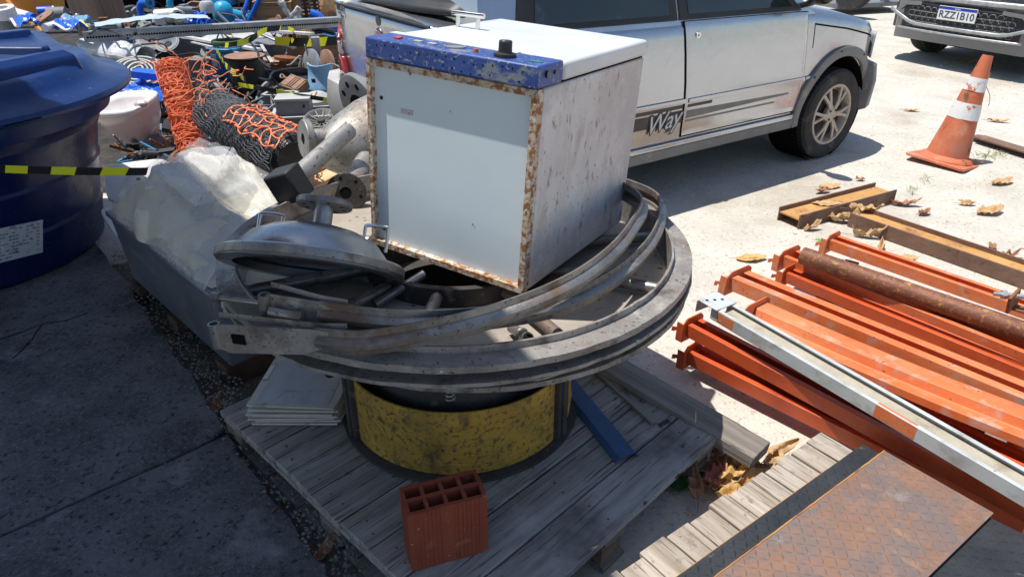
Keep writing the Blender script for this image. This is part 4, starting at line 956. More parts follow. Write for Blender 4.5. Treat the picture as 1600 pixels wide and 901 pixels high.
# moulding crease, sill, fender gap, bonnet gap
def strip(x0, x1, z0, z1, lift, nm, m, parent=car, mirror=True, **k): return side_patch(x0, x1, z0, z1, lift, nm, m, parent, 24, 3, mirror=mirror, **k)
strip(-2.02, -1.384, .556, .583, .006, 'body_moulding', M['carpaint'], solid=.006, bev=.002)
strip(-1.372, -.378, .556, .580, .011, 'body_moulding', M['carpaint'], solid=.006, bev=.002)
strip(-.36, -.30, .556, .578, .006, 'body_moulding', M['carpaint'], solid=.006)
strip(-2.03, -.345, .262, .322, .012, 'sill_cover', M['trim'], solid=.012, bev=.004)
strip(-2.03, -.352, .322, .352, .010, 'sill_step', M['carpaint'], solid=.01, bev=.004)
strip(-.335, .50, lambda x: topz(x) - .072 - .01, lambda x: topz(x) - .072, .0012, 'bonnet_gap', M['dark'])
strip(-.338, -.332, .74, lambda x: topz(x) - .073, .0012, 'fender_gap', M['dark'])
# decals on the seen side
strip(-2.03, -1.387, .530, .550, .0016, 'decal_stripe', M['decal_dark'], mirror=False)
strip(-1.372, -1.18, .532, .549, .0080, 'decal_stripe', M['decal_dark'], mirror=False)
strip(-2.03, -1.387, .452, .520, .0016, 'decal_band', M['decal_dark'], mirror=False)
side_patch(-1.372, -.50, lambda x: .472 + .02 * (x + 1.372), lambda x: .516 - .018 * (x + 1.372), .0080, 'decal_band', M['trim'], mirror=False)
strip(-1.372, -.62, .452, .463, .0080, 'decal_stripe', M['trim'], mirror=False)
tm = Matrix.Translation((-1.545, .0035, .474)) @ Matrix.Rotation(R(90), 4, 'X')
for nm, off, dy, mm in (('way_letters_outline', .0075, 0, 'decal_dark'), ('way_letters', .0, -.0012, 'decal_light')):
    text(nm, 'Way', .135, M[mm], Matrix.Translation((0, dy, 0)) @ tm @ Matrix.Rotation(R(6), 4, 'Z'), car, .0004, .45, off, space=.95)
# wheel arch flares
for x, z in WH:
    for s_ in (0, 1):
        pts = []
        for k in range(33):
            a = R(-8 + 196 * k / 32); xx = x + .372 * math.cos(a); zz_ = z + .02 + .372 * math.sin(a)
            y = -hwid(max(.3, zz_)) * ends(xx) - .006
            pts.append((xx, CY + y if s_ == 0 else CY - y, zz_))
        b = B(); ctr = Vector((x, 0, z))
        b.sweep(pts, rect(.028, .062, .008), up=lambda i, P_=pts, c_=ctr: (P_[i][0] - c_.x, 0, P_[i][2] - c_.z)); fl_ = b.done('arch_flare', M['trim'], car, label=None)
        b = B()
        for a in (20, 60, 100, 140): b.sphere((x + .385 * math.cos(R(a)), (CY - hwid(.6) * ends(x + .38 * math.cos(R(a))) - .022) if s_ == 0 else CY + hwid(.6) + .022, z + .02 + .385 * math.sin(R(a))), .006, 8)
        b.done('fixing_screws', M['black'], fl_)
# wheels
def wheel(x, side):
    yo = .0 if side == 0 else 2 * CY; sg = 1 if side == 0 else -1   # axis points to the outside = -y*sg
    tM = Matrix.Translation((x, yo, .292)) @ Matrix.Rotation(R(90) if side == 0 else R(-90), 4, 'X')  # local z = outward
    b = B(tM); Rw = .292
    b.lathe([(.19, -.16), (.24, -.175), (.275, -.168), (.288, -.15), (Rw, -.12), (Rw, -.04), (.288, -.012), (.272, .004), (.235, .010), (.192, -.002), (.188, -.02)], n=72)
    ty = b.done('tyre', M['tyre'], car)
    b = B(tM)
    for k in range(4): b.lathe([(Rw + .0006, -.045 - k * .026), (Rw + .0006, -.049 - k * .026)], n=72)
    for k in range(60):
        a = 2 * math.pi * k / 60
        b.box((math.cos(a) * (Rw - .0005), math.sin(a) * (Rw - .0005), -.022), (.003, .0035, .022), a)
    b.done('tread_grooves', M['dark'], ty)
    b = B(tM); b.lathe([(.20, -.005), (.194, .003), (.180, .002), (.172, -.012), (.165, -.05), (.0, -.055)], n=48)
    rm = b.done('rim', M['alloy'], car)
    b = B(tM); b.lathe([(0, -.042), (.158, -.042), (.158, -.045)], n=40); b.done('brake_disc', M['black'], rm)
    for k in range(6):
        for o_ in (-.16, .16):
            a = 2 * math.pi * k / 6; aa = a + o_ * .62; a2 = a + o_ * 1.15
            b = B(tM); b.sweep([(math.cos(a + o_ * .5) * .038, math.sin(a + o_ * .5) * .038, -.004), (math.cos(aa) * .1, math.sin(aa) * .1, -.002), (math.cos(a2) * .178, math.sin(a2) * .178, -.009)], rect(.020, .016, .003)); b.done('rim_spoke', M['alloy'], rm)
    b = B(tM); b.lathe([(0, .006), (.03, .005), (.05, 0), (.058, -.008), (.058, -.03)], n=32); b.done('hub', M['alloy'], rm)
    b = B(tM)
    for k in range(4): a = R(45 + 90 * k); b.cyl((math.cos(a) * .038, math.sin(a) * .038, 0), (math.cos(a) * .038, math.sin(a) * .038, .008), .008, n=6)
    b.done('wheel_bolts', M['black'], rm)
for x in (0, -2.36):
    for s_ in (0, 1): wheel(x, s_)
# greenhouse
def gy(z): return hwid(z)
b = B()
cab = [(-.34, .955), (-.30, .965), (-.02, .96)]
stn = [(-2.66, .985, .96), (-2.62, 1.20, .93), (-2.55, 1.40, .88), (-2.40, 1.425, .87), (-1.4, 1.435, .87), (-.95, 1.41, .86), (-.42, 1.02, .97), (-.34, .965, 1.0)]
rows = []
for x, zt_, f in stn:
    zb = .93
    row = []
    for kk in range(7):
        z = zb + (zt_ - .03 - zb) * kk / 6; row.append((-(gy(z) - .006), z))
    wtop = gy(zt_) - .04
    for kk in range(7):
        g_ = -1 + 2 * (kk + .5) / 7; row.append((wtop * g_, zt_ + .02 * (1 - g_ * g_)))
    row += [(-y, z) for y, z in reversed(row[:7])]
    rows.append([Vector((x, CY + y, z)) for y, z in row])
k = len(rows[0]); vs = [v for r in rows for v in r]; fs = []
for i in range(len(rows) - 1):
    for q in range(k - 1): fs.append((i*k+q, (i+1)*k+q, (i+1)*k+q+1, i*k+q+1))
fs.append(tuple(range(k))); fs.append(tuple((len(rows)-1)*k + q for q in reversed(range(k))))
b.add(vs, fs); b.done('cabin', M['carpaint'], car, sm=35)
zb_ = lambda x: topz(x) + .022
def winpatch(xa, xb, xat, xbt, z1, lift, nm, m, par=car, z0=None): return side_patch(xa, xb, z0 or zb_, z1, lift, nm, m, par, 14, 8, x0t=xat, x1t=xbt)
fr1 = winpatch(-1.455, -.47, -1.45, -.98, 1.385, .001, 'window_frame', M['black'], z0=lambda x: topz(x) - .004)
fr2 = winpatch(-2.46, -1.475, -2.36, -1.47, 1.385, .001, 'window_frame', M['black'], z0=lambda x: topz(x) - .004)
for s_ in (0, 1):
    pass
w1_ = winpatch(-1.395, -.56, -1.40, -1.0, 1.35, .0035, 'side_window', M['glass'])
w2_ = winpatch(-2.36, -1.53, -2.28, -1.52, 1.35, .0035, 'quarter_window', M['glass'])
# windscreen
b = B(); b.grid(lambda u, v: Vector((-.44 - .47 * v, CY + (u - .5) * 2 * (.66 - .13 * v), 1.005 + .375 * v + .026)), 8, 4); b.done('windscreen', M['glass'], car)
# tailgate
def tg(u, v, lift=0, z0=.50, z1=1.03, w0=.56, w1=.56):
    z = z0 + (z1 - z0) * v; y = (u - .5) * 2 * (w0 + (w1 - w0) * v)
    x = xb(y) - .006 + .02 * (z - .5) * 0 - lift
    return Vector((x, CY + y, z))
b = B(); b.grid(lambda u, v: tg(u, v), 16, 10); tgo = b.done('tailgate', M['carpaint'], car, solid=.012, sm=50)
b = B(); b.grid(lambda u, v: Vector((-2.785 + .13 * (abs(u - .5) * 2) ** 2 + .08 * v, CY + (u - .5) * 1.16, 1.072 + .045 * v)), 12, 3); b.done('glass_seal', M['black'], car, solid=.02)
b = B(); b.grid(lambda u, v: Vector((-2.72 + .12 * (abs(u - .5) * 2) ** 2 + .17 * v, CY + (u - .5) * (1.10 - .1 * v), 1.115 + .25 * v)), 12, 6); b.done('rear_window', M['glass'], car)
b = B(); b.tube([tg(.02, .995, .012), tg(.25, .999, .014), tg(.5, 1, .014), tg(.75, .999, .014), tg(.98, .995, .012)], .007, 8); b.done('seal_ridge', M['black'], tgo)
for s_ in (-1, 1):
    def tl(u, v, z0, z1, lift=.012):
        z = z0 + (z1 - z0) * v; y0, y1 = .43 + .22 * max(0, (z - .66) / .27) ** 1.6, .715
        y = s_ * (y0 + (y1 - y0) * u); x = xb(y) - lift
        return Vector((x, CY + y, z))
    b = B(); b.grid(lambda u, v: tl(u, v, .665, .76, .026), 6, 6); b.grid(lambda u, v: tl(u, v, .836, .93, .026), 6, 6); tlo = b.done('tail_lamp', M['tail_red'], car, solid=.02, sm=60)
    b = B(); b.grid(lambda u, v: tl(u, v, .761, .835, .025), 6, 6); b.done('clear_lens', M['tail_clear'], tlo, solid=.018)
b = B(); b.lathe([(0, .004), (.024, .004), (.026, 0)], tg(.5, .94, .006), (-1, 0, 0), 24); b.done('boot_lock', M['trim'], tgo)
b = B(); b.lathe([(.030, .003), (.040, .005), (.043, 0)], tg(.5, .80, .006), (-1, 0, 0), 32); bd = b.done('round_badge', M['chrome'], tgo)
b = B(); b.lathe([(0, .003), (.031, .003)], tg(.5, .80, .006), (-1, 0, 0), 32); b.done('badge_centre', M['decal_red'], bd)
bm_ = basis(tg(.5, .80, .0105), (0, -1, 0), (0, 0, 1)); 
TR = Matrix(((0,0,-1,0),(-1,0,0,0),(0,1,0,0),(0,0,0,1)))
def on_tail(u, v, lift): return Matrix.Translation(tg(u, v, lift)) @ TR
text('badge_letters', 'FIAT', .022, M['chrome'], on_tail(.5, .80, .0098), bd, .0008)
def chip(u, v, w_, h_, m, nm):
    b = B(); b.prism([(-w_/2, -h_/2), (w_/2, -h_/2), (w_/2, h_/2), (-w_/2, h_/2)], .0008, on_tail(u, v, .0068)); return b.done(nm, M[m], tgo)
chip(.93, .935, .12, .075, 'decal_light', 'decal_ground')
text('model_letters', 'MILLE', .04, M['decal_dark'], on_tail(.93, .96, .0080), tgo, .0004, .15, .0008)
chip(.94, .91, .05, .012, 'decal_blue', 'decal_swoosh')
text('engine_letters', 'Fire', .026, M['decal_dark'], on_tail(.915, .885, .0080), tgo, .0004, .2, .0008)
# bumpers
b = B()
b.sweep([(-2.38, -.0 , .5), (-2.58, .02, .5), (-2.72, .10, .5), (-2.80, .20, .5), (-2.845, CY, .5), (-2.83, 2*CY-.20, .5), (-2.77, 2*CY-.06, .5), (-2.60, 2*CY+.0, .5), (-2.38, 2*CY, .5)], [(-.02, -.15), (.03, -.14), (.04, .02), (.02, .13), (-.05, .14), (-.07, 0)][::1])
b.done('rear_bumper', M['lightgrey'], car, bev=.008)
b = B(); b.sweep([(.34, -.002, .44), (.46, .05, .43), (.545, .17, .43), (.60, .45, .43), (.61, CY, .43), (.60, 2*CY-.45, .43), (.545, 2*CY-.17, .43), (.46, 2*CY-.05, .43), (.34, 2*CY+.002, .44)], [(-.03, -.17), (.02, -.15), (.03, .02), (.012, .13), (-.05, .15), (-.06, 0)])
b.done('front_bumper', M['trim'], car, bev=.008)
for s_ in (0, 1):
    yy = (lambda y: y if s_ == 0 else 2 * CY - y)
    b = B(); b.grid(lambda u, v: Vector((.405 + .12 * math.sin(u * 1.4), yy(.065 + .3 * u ** 1.6), .60 + .16 * v)), 8, 6); b.done('headlight', M['lamp_lens'], car, solid=.012)
    # door mirror
    b = B(); b.sphere((-.47, yy(-.075), 1.06), .085, 16, (.62, 1.0, .72)); mr = b.done('door_mirror', M['blackgloss'], car)
    b = B(); b.sweep([(-.45, yy(.045), .985), (-.45, yy(.0), 1.0), (-.46, yy(-.04), 1.03)], rect(.05, .03, .008)); b.done('mirror_arm', M['black'], mr)
b = B(); b.bb((-2.3, .2, .20), (.3, 1.3, .28)); b.done('underbody', M['dark'], car)
b = B(); b.cyl((-1.7, .055, .27), (-1.55, .055, .27), .01, n=8); b.done('jacking_pad', M['dark'], car)

# ================= the dark SUV at the top right =================
wd_ = Vector((math.sin(R(-27)), math.cos(R(-27)), 0)); fw_ = Vector((-wd_.y, wd_.x, 0))   # faces the camera side
if fw_.y > 0: fw_ = -fw_
suv = thing('parked_car', 'dark grey modern SUV with number plate RZZ1B10 parked at the far right', 'car', M=basis(P(1498, 26, .52) - Vector((0, 0, .52)) - fw_ * .02, fw_))
# local: x forward, y = left of the car
def ss(x, z):
    w_ = .88 - .20 * max(0, (x + .45) / .45) ** 2.2 * (1 if x > -.45 else 0)
    return w_
b = B(); rows = []
for x in (-4.1, -4.0, -3.7, -3, -2, -1.2, -.9, -.6, -.4, -.25, -.13, -.05, -.01):
    zt_ = 1.02 if x > -3.9 else .95
    if x > -1.2: zt_ = 1.02 - .12 * ((x + 1.2) / 1.2) ** 2
    if x > -.08: zt_ -= .06
    row = []
    for kk in range(9):
        z = .24 + (zt_ - .24) * kk / 8; row.append((-(ss(x, z) - .05 * abs(z - .65) ** 1.5), z))
    row += [(-.4, zt_ + .03), (0, zt_ + .045), (.4, zt_ + .03)]
    row += [(-y, z) for y, z in reversed(row[:9])]
    rows.append([Vector((x, y, z)) for y, z in row])
k = len(rows[0]); vs = [v for r in rows for v in r]; fs = []
for i in range(len(rows) - 1):
    for q in range(k): fs.append((i*k+q, (i+1)*k+q, (i+1)*k+(q+1)%k, i*k+(q+1)%k))
fs.append(tuple(range(k))); fs.append(tuple((len(rows)-1)*k + q for q in reversed(range(k))))
b.add(vs, fs); sb = b.done('body', M['carpaint2'], suv, sm=50)
ct = B()
for x in (-.82, -3.4):
    for y0, y1 in ((-1.1, -.6), (.6, 1.1)): ct.cyl((x, y0, .34), (x, y1, .34), .38, n=48)
ct = ct.done('cutter', M['dark'], suv)
boolean(sb, ct); sb.data.materials.clear(); sb.data.materials.append(M['carpaint2'])
b = B(); rows = []
for x, z in ((-3.95, 1.0), (-3.8, 1.5), (-3.3, 1.56), (-2.2, 1.57), (-1.75, 1.5), (-1.05, 1.02)):
    rows.append([Vector((x, y, zz)) for y, zz in ((-.84, .98), (-.66, z - .04), (-.3, z), (.3, z), (.66, z - .04), (.84, .98))])
k = 6; vs = [v for r in rows for v in r]; fs = [(i*k+q, (i+1)*k+q, (i+1)*k+q+1, i*k+q+1) for i in range(5) for q in range(5)]
fs += [tuple(range(k)), tuple(5*k+q for q in reversed(range(k)))]
b.add(vs, fs); b.done('cabin', M['glass'], suv, sm=30)
# bumper face
b = B(); b.sweep([(-.34, -.86, .46), (-.12, -.80, .46), (-.01, -.62, .46), (.02, -.3, .46), (.03, 0, .46), (.02, .3, .46), (-.01, .62, .46), (-.12, .80, .46), (-.34, .86, .46)], [(-.05, -.13), (.0, -.13), (.006, .10), (-.03, .16), (-.06, 0)][::-1])
b.done('bumper', M['black'], suv)
def fx(y): return .032 - .05 * (abs(y) / .62) ** 2.2
def strip_front(nm, zf, h, lift, m, y0=-.62, y1=.62, n=22):
    b = B(); b.grid(lambda u, v: Vector((fx(y0 + (y1 - y0) * u) + lift, y0 + (y1 - y0) * u, zf(y0 + (y1 - y0) * u) + (v - .5) * h)), n, 1); return b.done(nm, m, suv, solid=.014)
strip_front('chrome_blade', lambda y: .665, .045, .02, M['galv'])
lip = lambda y: .40 if abs(y) < .48 else .40 + (abs(y) - .48) * .35
strip_front('skid_trim', lip, .034, .022, M['galv'], -.8, .8)
strip_front('lower_trim', lambda y: .345, .022, .02, M['galv'], -.66, .66)
for s_ in (-1, 1):
    b = B(); b.sweep([(fx(.5) + .022, s_ * .42, .60), (fx(.6) + .02, s_ * .60, .585), (fx(.7) - .0, s_ * .72, .50)], rect(.02, .035)); b.done('fog_lamp_trim', M['trim'], suv)
b = B()   # honeycomb grille
for j in range(4):
    for i in range(-7, 8):
        cy_ = i * .075 + (.0375 if j % 2 else 0); cz = .40 + j * .05
        if abs(cy_) > .55: continue
        pts = [(fx(cy_) + .012, cy_ + .036 * math.cos(R(60 * q)), cz + .028 * math.sin(R(60 * q))) for q in range(6)]
        b.tube(pts, .0035, 4, closed=True)
b.done('honeycomb_grille', M['trim'], suv)
b = B()
for j in range(3): b.tube([(fx(y_ / 10) + .012, y_ / 10, .76 + j * .045) for y_ in range(-6, 7)], .006, 4)
b.done('upper_grille', M['black'], suv)
b = B(); b.bb((fx(0) + .022, -.20, .475), (fx(0) + .030, .20, .605)); np_ = b.done('number_plate', M['plate_white'], suv, bev=.004)
b = B(); b.bb((fx(0) + .0302, -.197, .575), (fx(0) + .0312, .197, .602)); b.done('plate_header', M['plate_blue'], np_)
PM = Matrix(((0,0,1,fx(0)+.0306),(1,0,0,0),(0,1,0,.525),(0,0,0,1)))
text('plate_letters', 'RZZ1B10', .092, M['ink'], PM, np_, .0006, 0, .002, space=1.02)
text('plate_country', 'BRASIL', .02, M['plate_white'], Matrix.Translation((.0008, 0, .0625)) @ PM, np_, .0004)
b = B(); b.lathe([(.058, .0), (.066, .006), (.072, 0)], (fx(0) + .02, 0, .74), (1, 0, 0), 32); eb = b.done('front_emblem', M['chrome'], suv)
b = B()
for s_ in (-1, 1): b.tube([(fx(0) + .024, s_ * .045, .78), (fx(0) + .024, s_ * .022, .70), (fx(0) + .024, 0, .745)], .005, 5)
b.done('emblem_bars', M['chrome'], eb)
for x in (-.82, -3.4):
    for s_ in (-1, 1):
        tM = Matrix.Translation((x, s_ * .87, .34)) @ Matrix.Rotation(R(90) if s_ < 0 else R(-90), 4, 'X')
        b = B(tM); b.lathe([(.22, -.2), (.30, -.21), (.335, -.19), (.34, -.15), (.34, -.05), (.33, -.015), (.29, 0), (.22, -.01), (.2, -.05), (0, -.06)], n=48); b.done('tyre', M['tyre'], suv)
        b = B(tM)
        for q in range(4): b.lathe([(.3405, -.05 - q * .03), (.3405, -.056 - q * .03)], n=48)
        b.done('tread_grooves', M['dark'], suv)
b = B(); b.bb((-3.9, -.6, .2), (-.2, .6, .26)); b.done('underbody', M['dark'], suv)

# things glimpsed beyond the bonnet
def glimpse(px, py, z=0): return P(px, py, z)
t = thing('scrap_frame', 'dark steel frame and tyre glimpsed beyond the silver bonnet', 'frame', P(1335, 8, .1), R(20))
b = B(); b.bb((-.6, -.3, 0), (.9, .4, .06)); b.bb((-.55, -.28, .06), (-.45, -.18, .5)); b.bb((.3, -.28, .06), (.4, -.2, .35)); b.done('frame_bars', M['greyplate'], t)
b = B(); b.lathe([(.15, -.08), (.28, -.08), (.30, 0), (.28, .08), (.15, .08)], (-.55, -.5, .3), (1, .2, 0), 32, closed=True); b.done('old_tyre', M['tyre'], t)
t = thing('dark_trailer', 'low dark trailer far behind between the two cars', 'trailer', P(1370, -12, 0), R(20))
b = B(); b.bb((-1.4, -.5, .25), (1.5, .8, .5)); b.done('trailer_bed', M['greyplate'], t)
for x in (-.8, .8): b = B(); b.cyl((x, -.52, .26), (x, -.38, .26), .26, n=28); b.done('trailer_wheel', M['tyre'], t)
def loft(b, rows, cap0=True, cap1=True):
    k = len(rows[0]); vs = [v for r in rows for v in r]; fs = []
    for i in range(len(rows) - 1):
        for q in range(k): fs.append((i*k+q, i*k+(q+1)%k, (i+1)*k+(q+1)%k, (i+1)*k+q))
    if cap0: fs.append(tuple(reversed(range(k))))
    if cap1: fs.append(tuple((len(rows)-1)*k+q for q in range(k)))
    b.add(vs, fs)
# ================= blue water tank =================
TC = Vector((-2.57, 3.05, .055))
tk = thing('water_tank', 'large dark blue plastic water tank with a ribbed lid and a faded label', 'water tank', TC)
b = B(); b.lathe([(0, 0), (.55, 0), (.575, .02), (.60, .16), (.612, .20), (.604, .215), (.635, .36), (.648, .40), (.642, .415), (.672, .54), (.69, .575), (.684, .60), (.705, .69), (.715, .72), (.0, .72)], n=96); b.done('tank_body', M['tank'], tk)
HEX = [(.74 * math.cos(R(60 * k + 8)), .74 * math.sin(R(60 * k + 8))) for k in range(6)]
def lidz(r, a): return .88 - .05 * (r / .66) ** 2
b = B(); b.lathe([(.70, .62), (.735, .625), (.745, .63), (.77, .70), (.83, .712), (.855, .722), (.862, .735), (.855, .752), (.82, .765), (.765, .775), (.735, .80), (.71, .835), (.68, .848), (.63, .84), (.60, .825), (.40, .84), (.2, .85), (0, .855)], n=96); ld = b.done('lid', M['lid'], tk)
b = B(); loft(b, [[Vector((x * q, y * q, z)) for x, y in HEX] for q, z in ((.99, .80), (.96, .875), (.90, .90), (.84, .90), (.80, .885), (.5, .90), (.05, .905))]); b.done('lid_plateau', M['lid'], ld, bev=.012, seg=3, sm=25)
for k in range(6):   # raised folds of the lid
    a = R(8 + 60 * k); ca, sa = math.cos(a), math.sin(a)
    b = B(); b.sweep([(ca * .16, sa * .16, .90), (ca * .4, sa * .4, .895), (ca * .60, sa * .60, .888)], [(-.05, -.01), (-.03, .028), (.03, .028), (.05, -.01)]); b.done('lid_rib', M['lid'], ld, bev=.006)
b = B(); b.lathe([(.0, .90), (.0, .935), (.12, .935), (.14, .93), (.15, .90)], n=64, closed=True); b.done('lid_boss', M['lid'], ld, bev=.003)
b = B()
for k in range(6):
    a0 = R(k * 60 - 34); b.lathe([(.856, .728), (.863, .729), (.863, .734), (.856, .735)], n=8, closed=True, a0=a0, a1=a0 + R(9), up=(1, 0, 0))
b.done('rim_slots', M['dark'], ld)
def tank_pt(px, py, lift=.003):
    d = (P(px, py, .2) - Vector((0, 0, CAM_H))); o = Vector((0, 0, CAM_H)); r = .65
    for it in range(6):
        ox, oy = o.x - TC.x, o.y - TC.y; A = d.x**2 + d.y**2; Bq = 2 * (ox*d.x + oy*d.y); Cq = ox*ox + oy*oy - (r + lift)**2
        t_ = (-Bq - math.sqrt(max(0, Bq*Bq - 4*A*Cq))) / (2*A); p = o + d * t_
        z = p.z - TC.z; r = .60 + (z - .16) * (.105 / .53) - .002
    return p
b = B(); b.grid(lambda u, v: tank_pt(-30 + 97 * u, 418 - 24 * u - (55 - 4 * u) * v, .006), 12, 6); lb = b.done('paper_label', M['label'], tk, world=True, sm=60)
b = B()
random.seed(4)
for i in range(16):
    for j in range(9):
        u = .06 + i * .056; v = .08 + j * .1
        if random.random() < .4 or (j < 3 and i > 9): continue
        q = [tank_pt(-30 + 97 * uu, 418 - 24 * uu - (55 - 4 * uu) * vv, .0075) for uu, vv in ((u, v), (u + .046, v), (u + .046, v + .028), (u, v + .028))]
        b.add(q, [(0, 1, 2, 3)])
b.done('label_print', M['ink'], lb, world=True)

# barrier tape helper
def tape(lab, pts, wd, per, name='barrier_tape', group='yellow and black barrier tape strung through the yard', skew=.5, upv=(0, 0, 1), n=8):
    t = thing(name, lab, 'barrier tape', pts[0], group=group)
    pth = spline(pts, n); tot = 0; cum = [0]
    for a, c in zip(pth[:-1], pth[1:]): tot += (c - a).length; cum.append(tot)
    def at(s_):
        for i in range(len(cum) - 1):
            if s_ <= cum[i + 1]: return pth[i].lerp(pth[i + 1], (s_ - cum[i]) / max(1e-6, cum[i + 1] - cum[i])), (pth[i + 1] - pth[i]).normalized()
        return pth[-1], (pth[-1] - pth[-2]).normalized()
    vs = []; fs = []; mi = []; s_ = 0; k = 0
    while s_ < tot - 1e-6:
        e_ = min(tot, s_ + per); sub = 3; n0 = len(vs)
        for q in range(sub + 1):
            ss_ = s_ + (e_ - s_) * q / sub
            p, d = at(ss_); w_ = Vector(upv); w_ = (w_ - d * w_.dot(d)).normalized()
            w_ = (w_ + d.cross(w_) * noise.noise(p * 4) * .5).normalized()
            a = at(min(tot, max(0, ss_ + skew * wd * .5)))[0]; c = at(min(tot, max(0, ss_ - skew * wd * .5)))[0]
            vs += [a + w_ * wd / 2, c - w_ * wd / 2]
        for q in range(sub): fs.append((n0+2*q, n0+2*q+1, n0+2*q+3, n0+2*q+2)); mi.append(k % 2)
        s_ = e_; k += 1
    inv = xf(t).inverted(); me = bpy.data.meshes.new('striped_band'); me.from_pydata([tuple(inv @ v) for v in vs], [], fs)
    me.materials.append(M['tapeyellow']); me.materials.append(M['tapeblack']); me.polygons.foreach_set('material_index', mi)
    bm = bmesh.new(); bm.from_mesh(me); bmesh.ops.remove_doubles(bm, verts=bm.verts, dist=1e-5); bm.to_mesh(me); bm.free()
    o = bpy.data.objects.new('striped_band', me); col.objects.link(o); o.parent = t
    md = o.modifiers.new('s', 'SOLIDIFY'); md.thickness = .0006
    return t
tape('taut barrier tape crossing in front of the blue tank to the plastic bag', [PY(-60, 262, 2.42), PY(60, 266, 2.40), PY(150, 268, 2.42), PY(232, 268, 2.5)], .030, .082)

# ================= wrapped chest and bag =================
CC = Vector((-.965, 2.02, 0))
ca_ = Vector((-.70, .715, 0)).normalized(); cbv = Vector((.715, .70, 0)).normalized()
ch = thing('wrapped_chest', 'long blue-grey plastic chest in stretch film standing on a dark wooden base', 'chest', M=basis(CC, cbv))
# local x = towards right-back, y = towards left-back
b = B(); b.add([(0,0,.095),(.50,0,.095),(.50,.92,.095),(0,.92,.095),(-.02,-.02,.40),(.52,-.02,.40),(.52,.94,.40),(-.02,.94,.40)], [(0,3,2,1),(4,5,6,7),(0,1,5,4),(1,2,6,5),(2,3,7,6),(3,0,4,7)])
b.done('chest_box', M['wrap'], ch, bev=.014, seg=3)
b = B(); b.bb((-.03, -.03, .385), (.53, .95, .408)); b.done('chest_rim', M['wrap'], ch, bev=.008, seg=3)
b = B(); zz2 = Matrix.Rotation(R(90), 4, 'X')
def oval(cx, cz, w_, h_, n_=24): return [(cx + w_ * math.copysign(abs(math.cos(2*math.pi*i/n_))**.7, math.cos(2*math.pi*i/n_)), cz + h_ * math.copysign(abs(math.sin(2*math.pi*i/n_))**.7, math.sin(2*math.pi*i/n_))) for i in range(n_)]
b.tube([(x, -.026, z) for x, z in oval(.055, .345, .045, .032)], .008, 8, closed=True); gp = b.done('grip_ring', M['lightgrey'], ch)
b = B(); b.prism(oval(.055, .345, .04, .028), .004, Matrix.Translation((0, -.022, 0)) @ zz2); b.done('grip_hole', M['dark'], gp)
for y in (.02, .45, .85): b = B(); b.bb((-.01, y, .01), (.50, y + .09, .09)); b.done('base_block', mat('dark_brown_wood', (.06, .035, .02), (.10, .06, .035), 10, rough=.8) if y < .1 else bpy.data.materials['dark_brown_wood'], ch)
# film skirt pulled over the chest top
bg_ = thing('white_bag', 'crumpled white bag in clear plastic film heaped on the wrapped chest', 'plastic bag', M=xf(ch) @ Matrix.Translation((.26, .47, .41)))
def bagf(u, v, sc=1.0, seed=0, film=False):
    x = (u - .5) * 2; y = (v - .5) * 2
    prof = max(0, (1 - abs(x) ** 2.6)) ** .55 * max(0, (1 - abs(y) ** 2.8)) ** .55
    hgt = .10 + .115 * math.exp(-((y - .45) ** 2) * 4) * (1 - .3 * x * x) + .03 * math.exp(-((y + .4) ** 2) * 6)
    p = Vector((x * .275 * sc, y * .47 * sc, prof * hgt * sc))
    fold = abs(noise.noise(Vector((x * 2.2 + y * 1.5 + seed, y * 1.2 - x, seed)))) ; fold2 = abs(noise.noise(Vector((x * 6 + y * 3, y * 2.5 - x * 2, seed + 5))))
    p.z += prof * (-.13 * fold - .03 * fold2 + .03)
    pl = max(0, noise.noise(Vector((x * 1.3, y * 1.3, seed + 11))) + .25)
    ph = 24 * (x * .55 + y) + 5 * noise.noise(Vector((x * 1.5, y * 1.5, seed + 7)))
    p.z += prof * pl * .028 * (1 - abs(math.sin(ph * .5))) 
    p.x += .05 * noise.noise(Vector((y * 2.5, x, seed + 2))); p.y += .03 * noise.noise(Vector((x * 4, y * 2, seed + 3)))
    return p
b = B(); b.grid(lambda u, v: bagf(u, v), 60, 80); b.done('bag_fabric', M['bag'], bg_, sm=80)
def filmf(u, v):
    p = bagf(u, v, 1.04, 3); q = abs(noise.noise(Vector((u * 4, v * 1.5, 8)))) + .3 * abs(noise.noise(Vector((u * 3 + v * 5, v * 2, 18))))
    x, y = (u - .5) * 2, (v - .5) * 2
    p.z = p.z * 1.0 + .012 + .06 * q * (1 - abs(x) ** 4)
    return p
b = B(); b.grid(filmf, 50, 60); b.done('clear_film', M['film'], bg_, sm=60)
b = B()   # a loose flap of film standing off the heap
FA, FB, FC_, FD = PY(236, 262, 2.62), PY(362, 230, 2.66), PY(308, 322, 2.25), PY(404, 300, 2.5)
def flap(u, v):
    p = FA.lerp(FB, u).lerp(FC_, v) + Vector((0, 0, .035 * math.sin(u * 3.1) * (1 - v)))
    return p + Vector((0, -.01, .010 * noise.noise(Vector((u * 6 * (1 - v) , v * 3, 3)))))
b.grid(flap, 24, 18); b.done('film_flap', M['film2'], bg_, world=True, sm=60)
b = B(); b.grid(lambda u, v: FB.lerp(FD, u).lerp(FC_, v) + Vector((0, 0, .02 * math.sin(u * 9) * (1 - v))), 24, 12); b.done('film_flap', M['film2'], bg_, world=True, sm=60)
b = B()
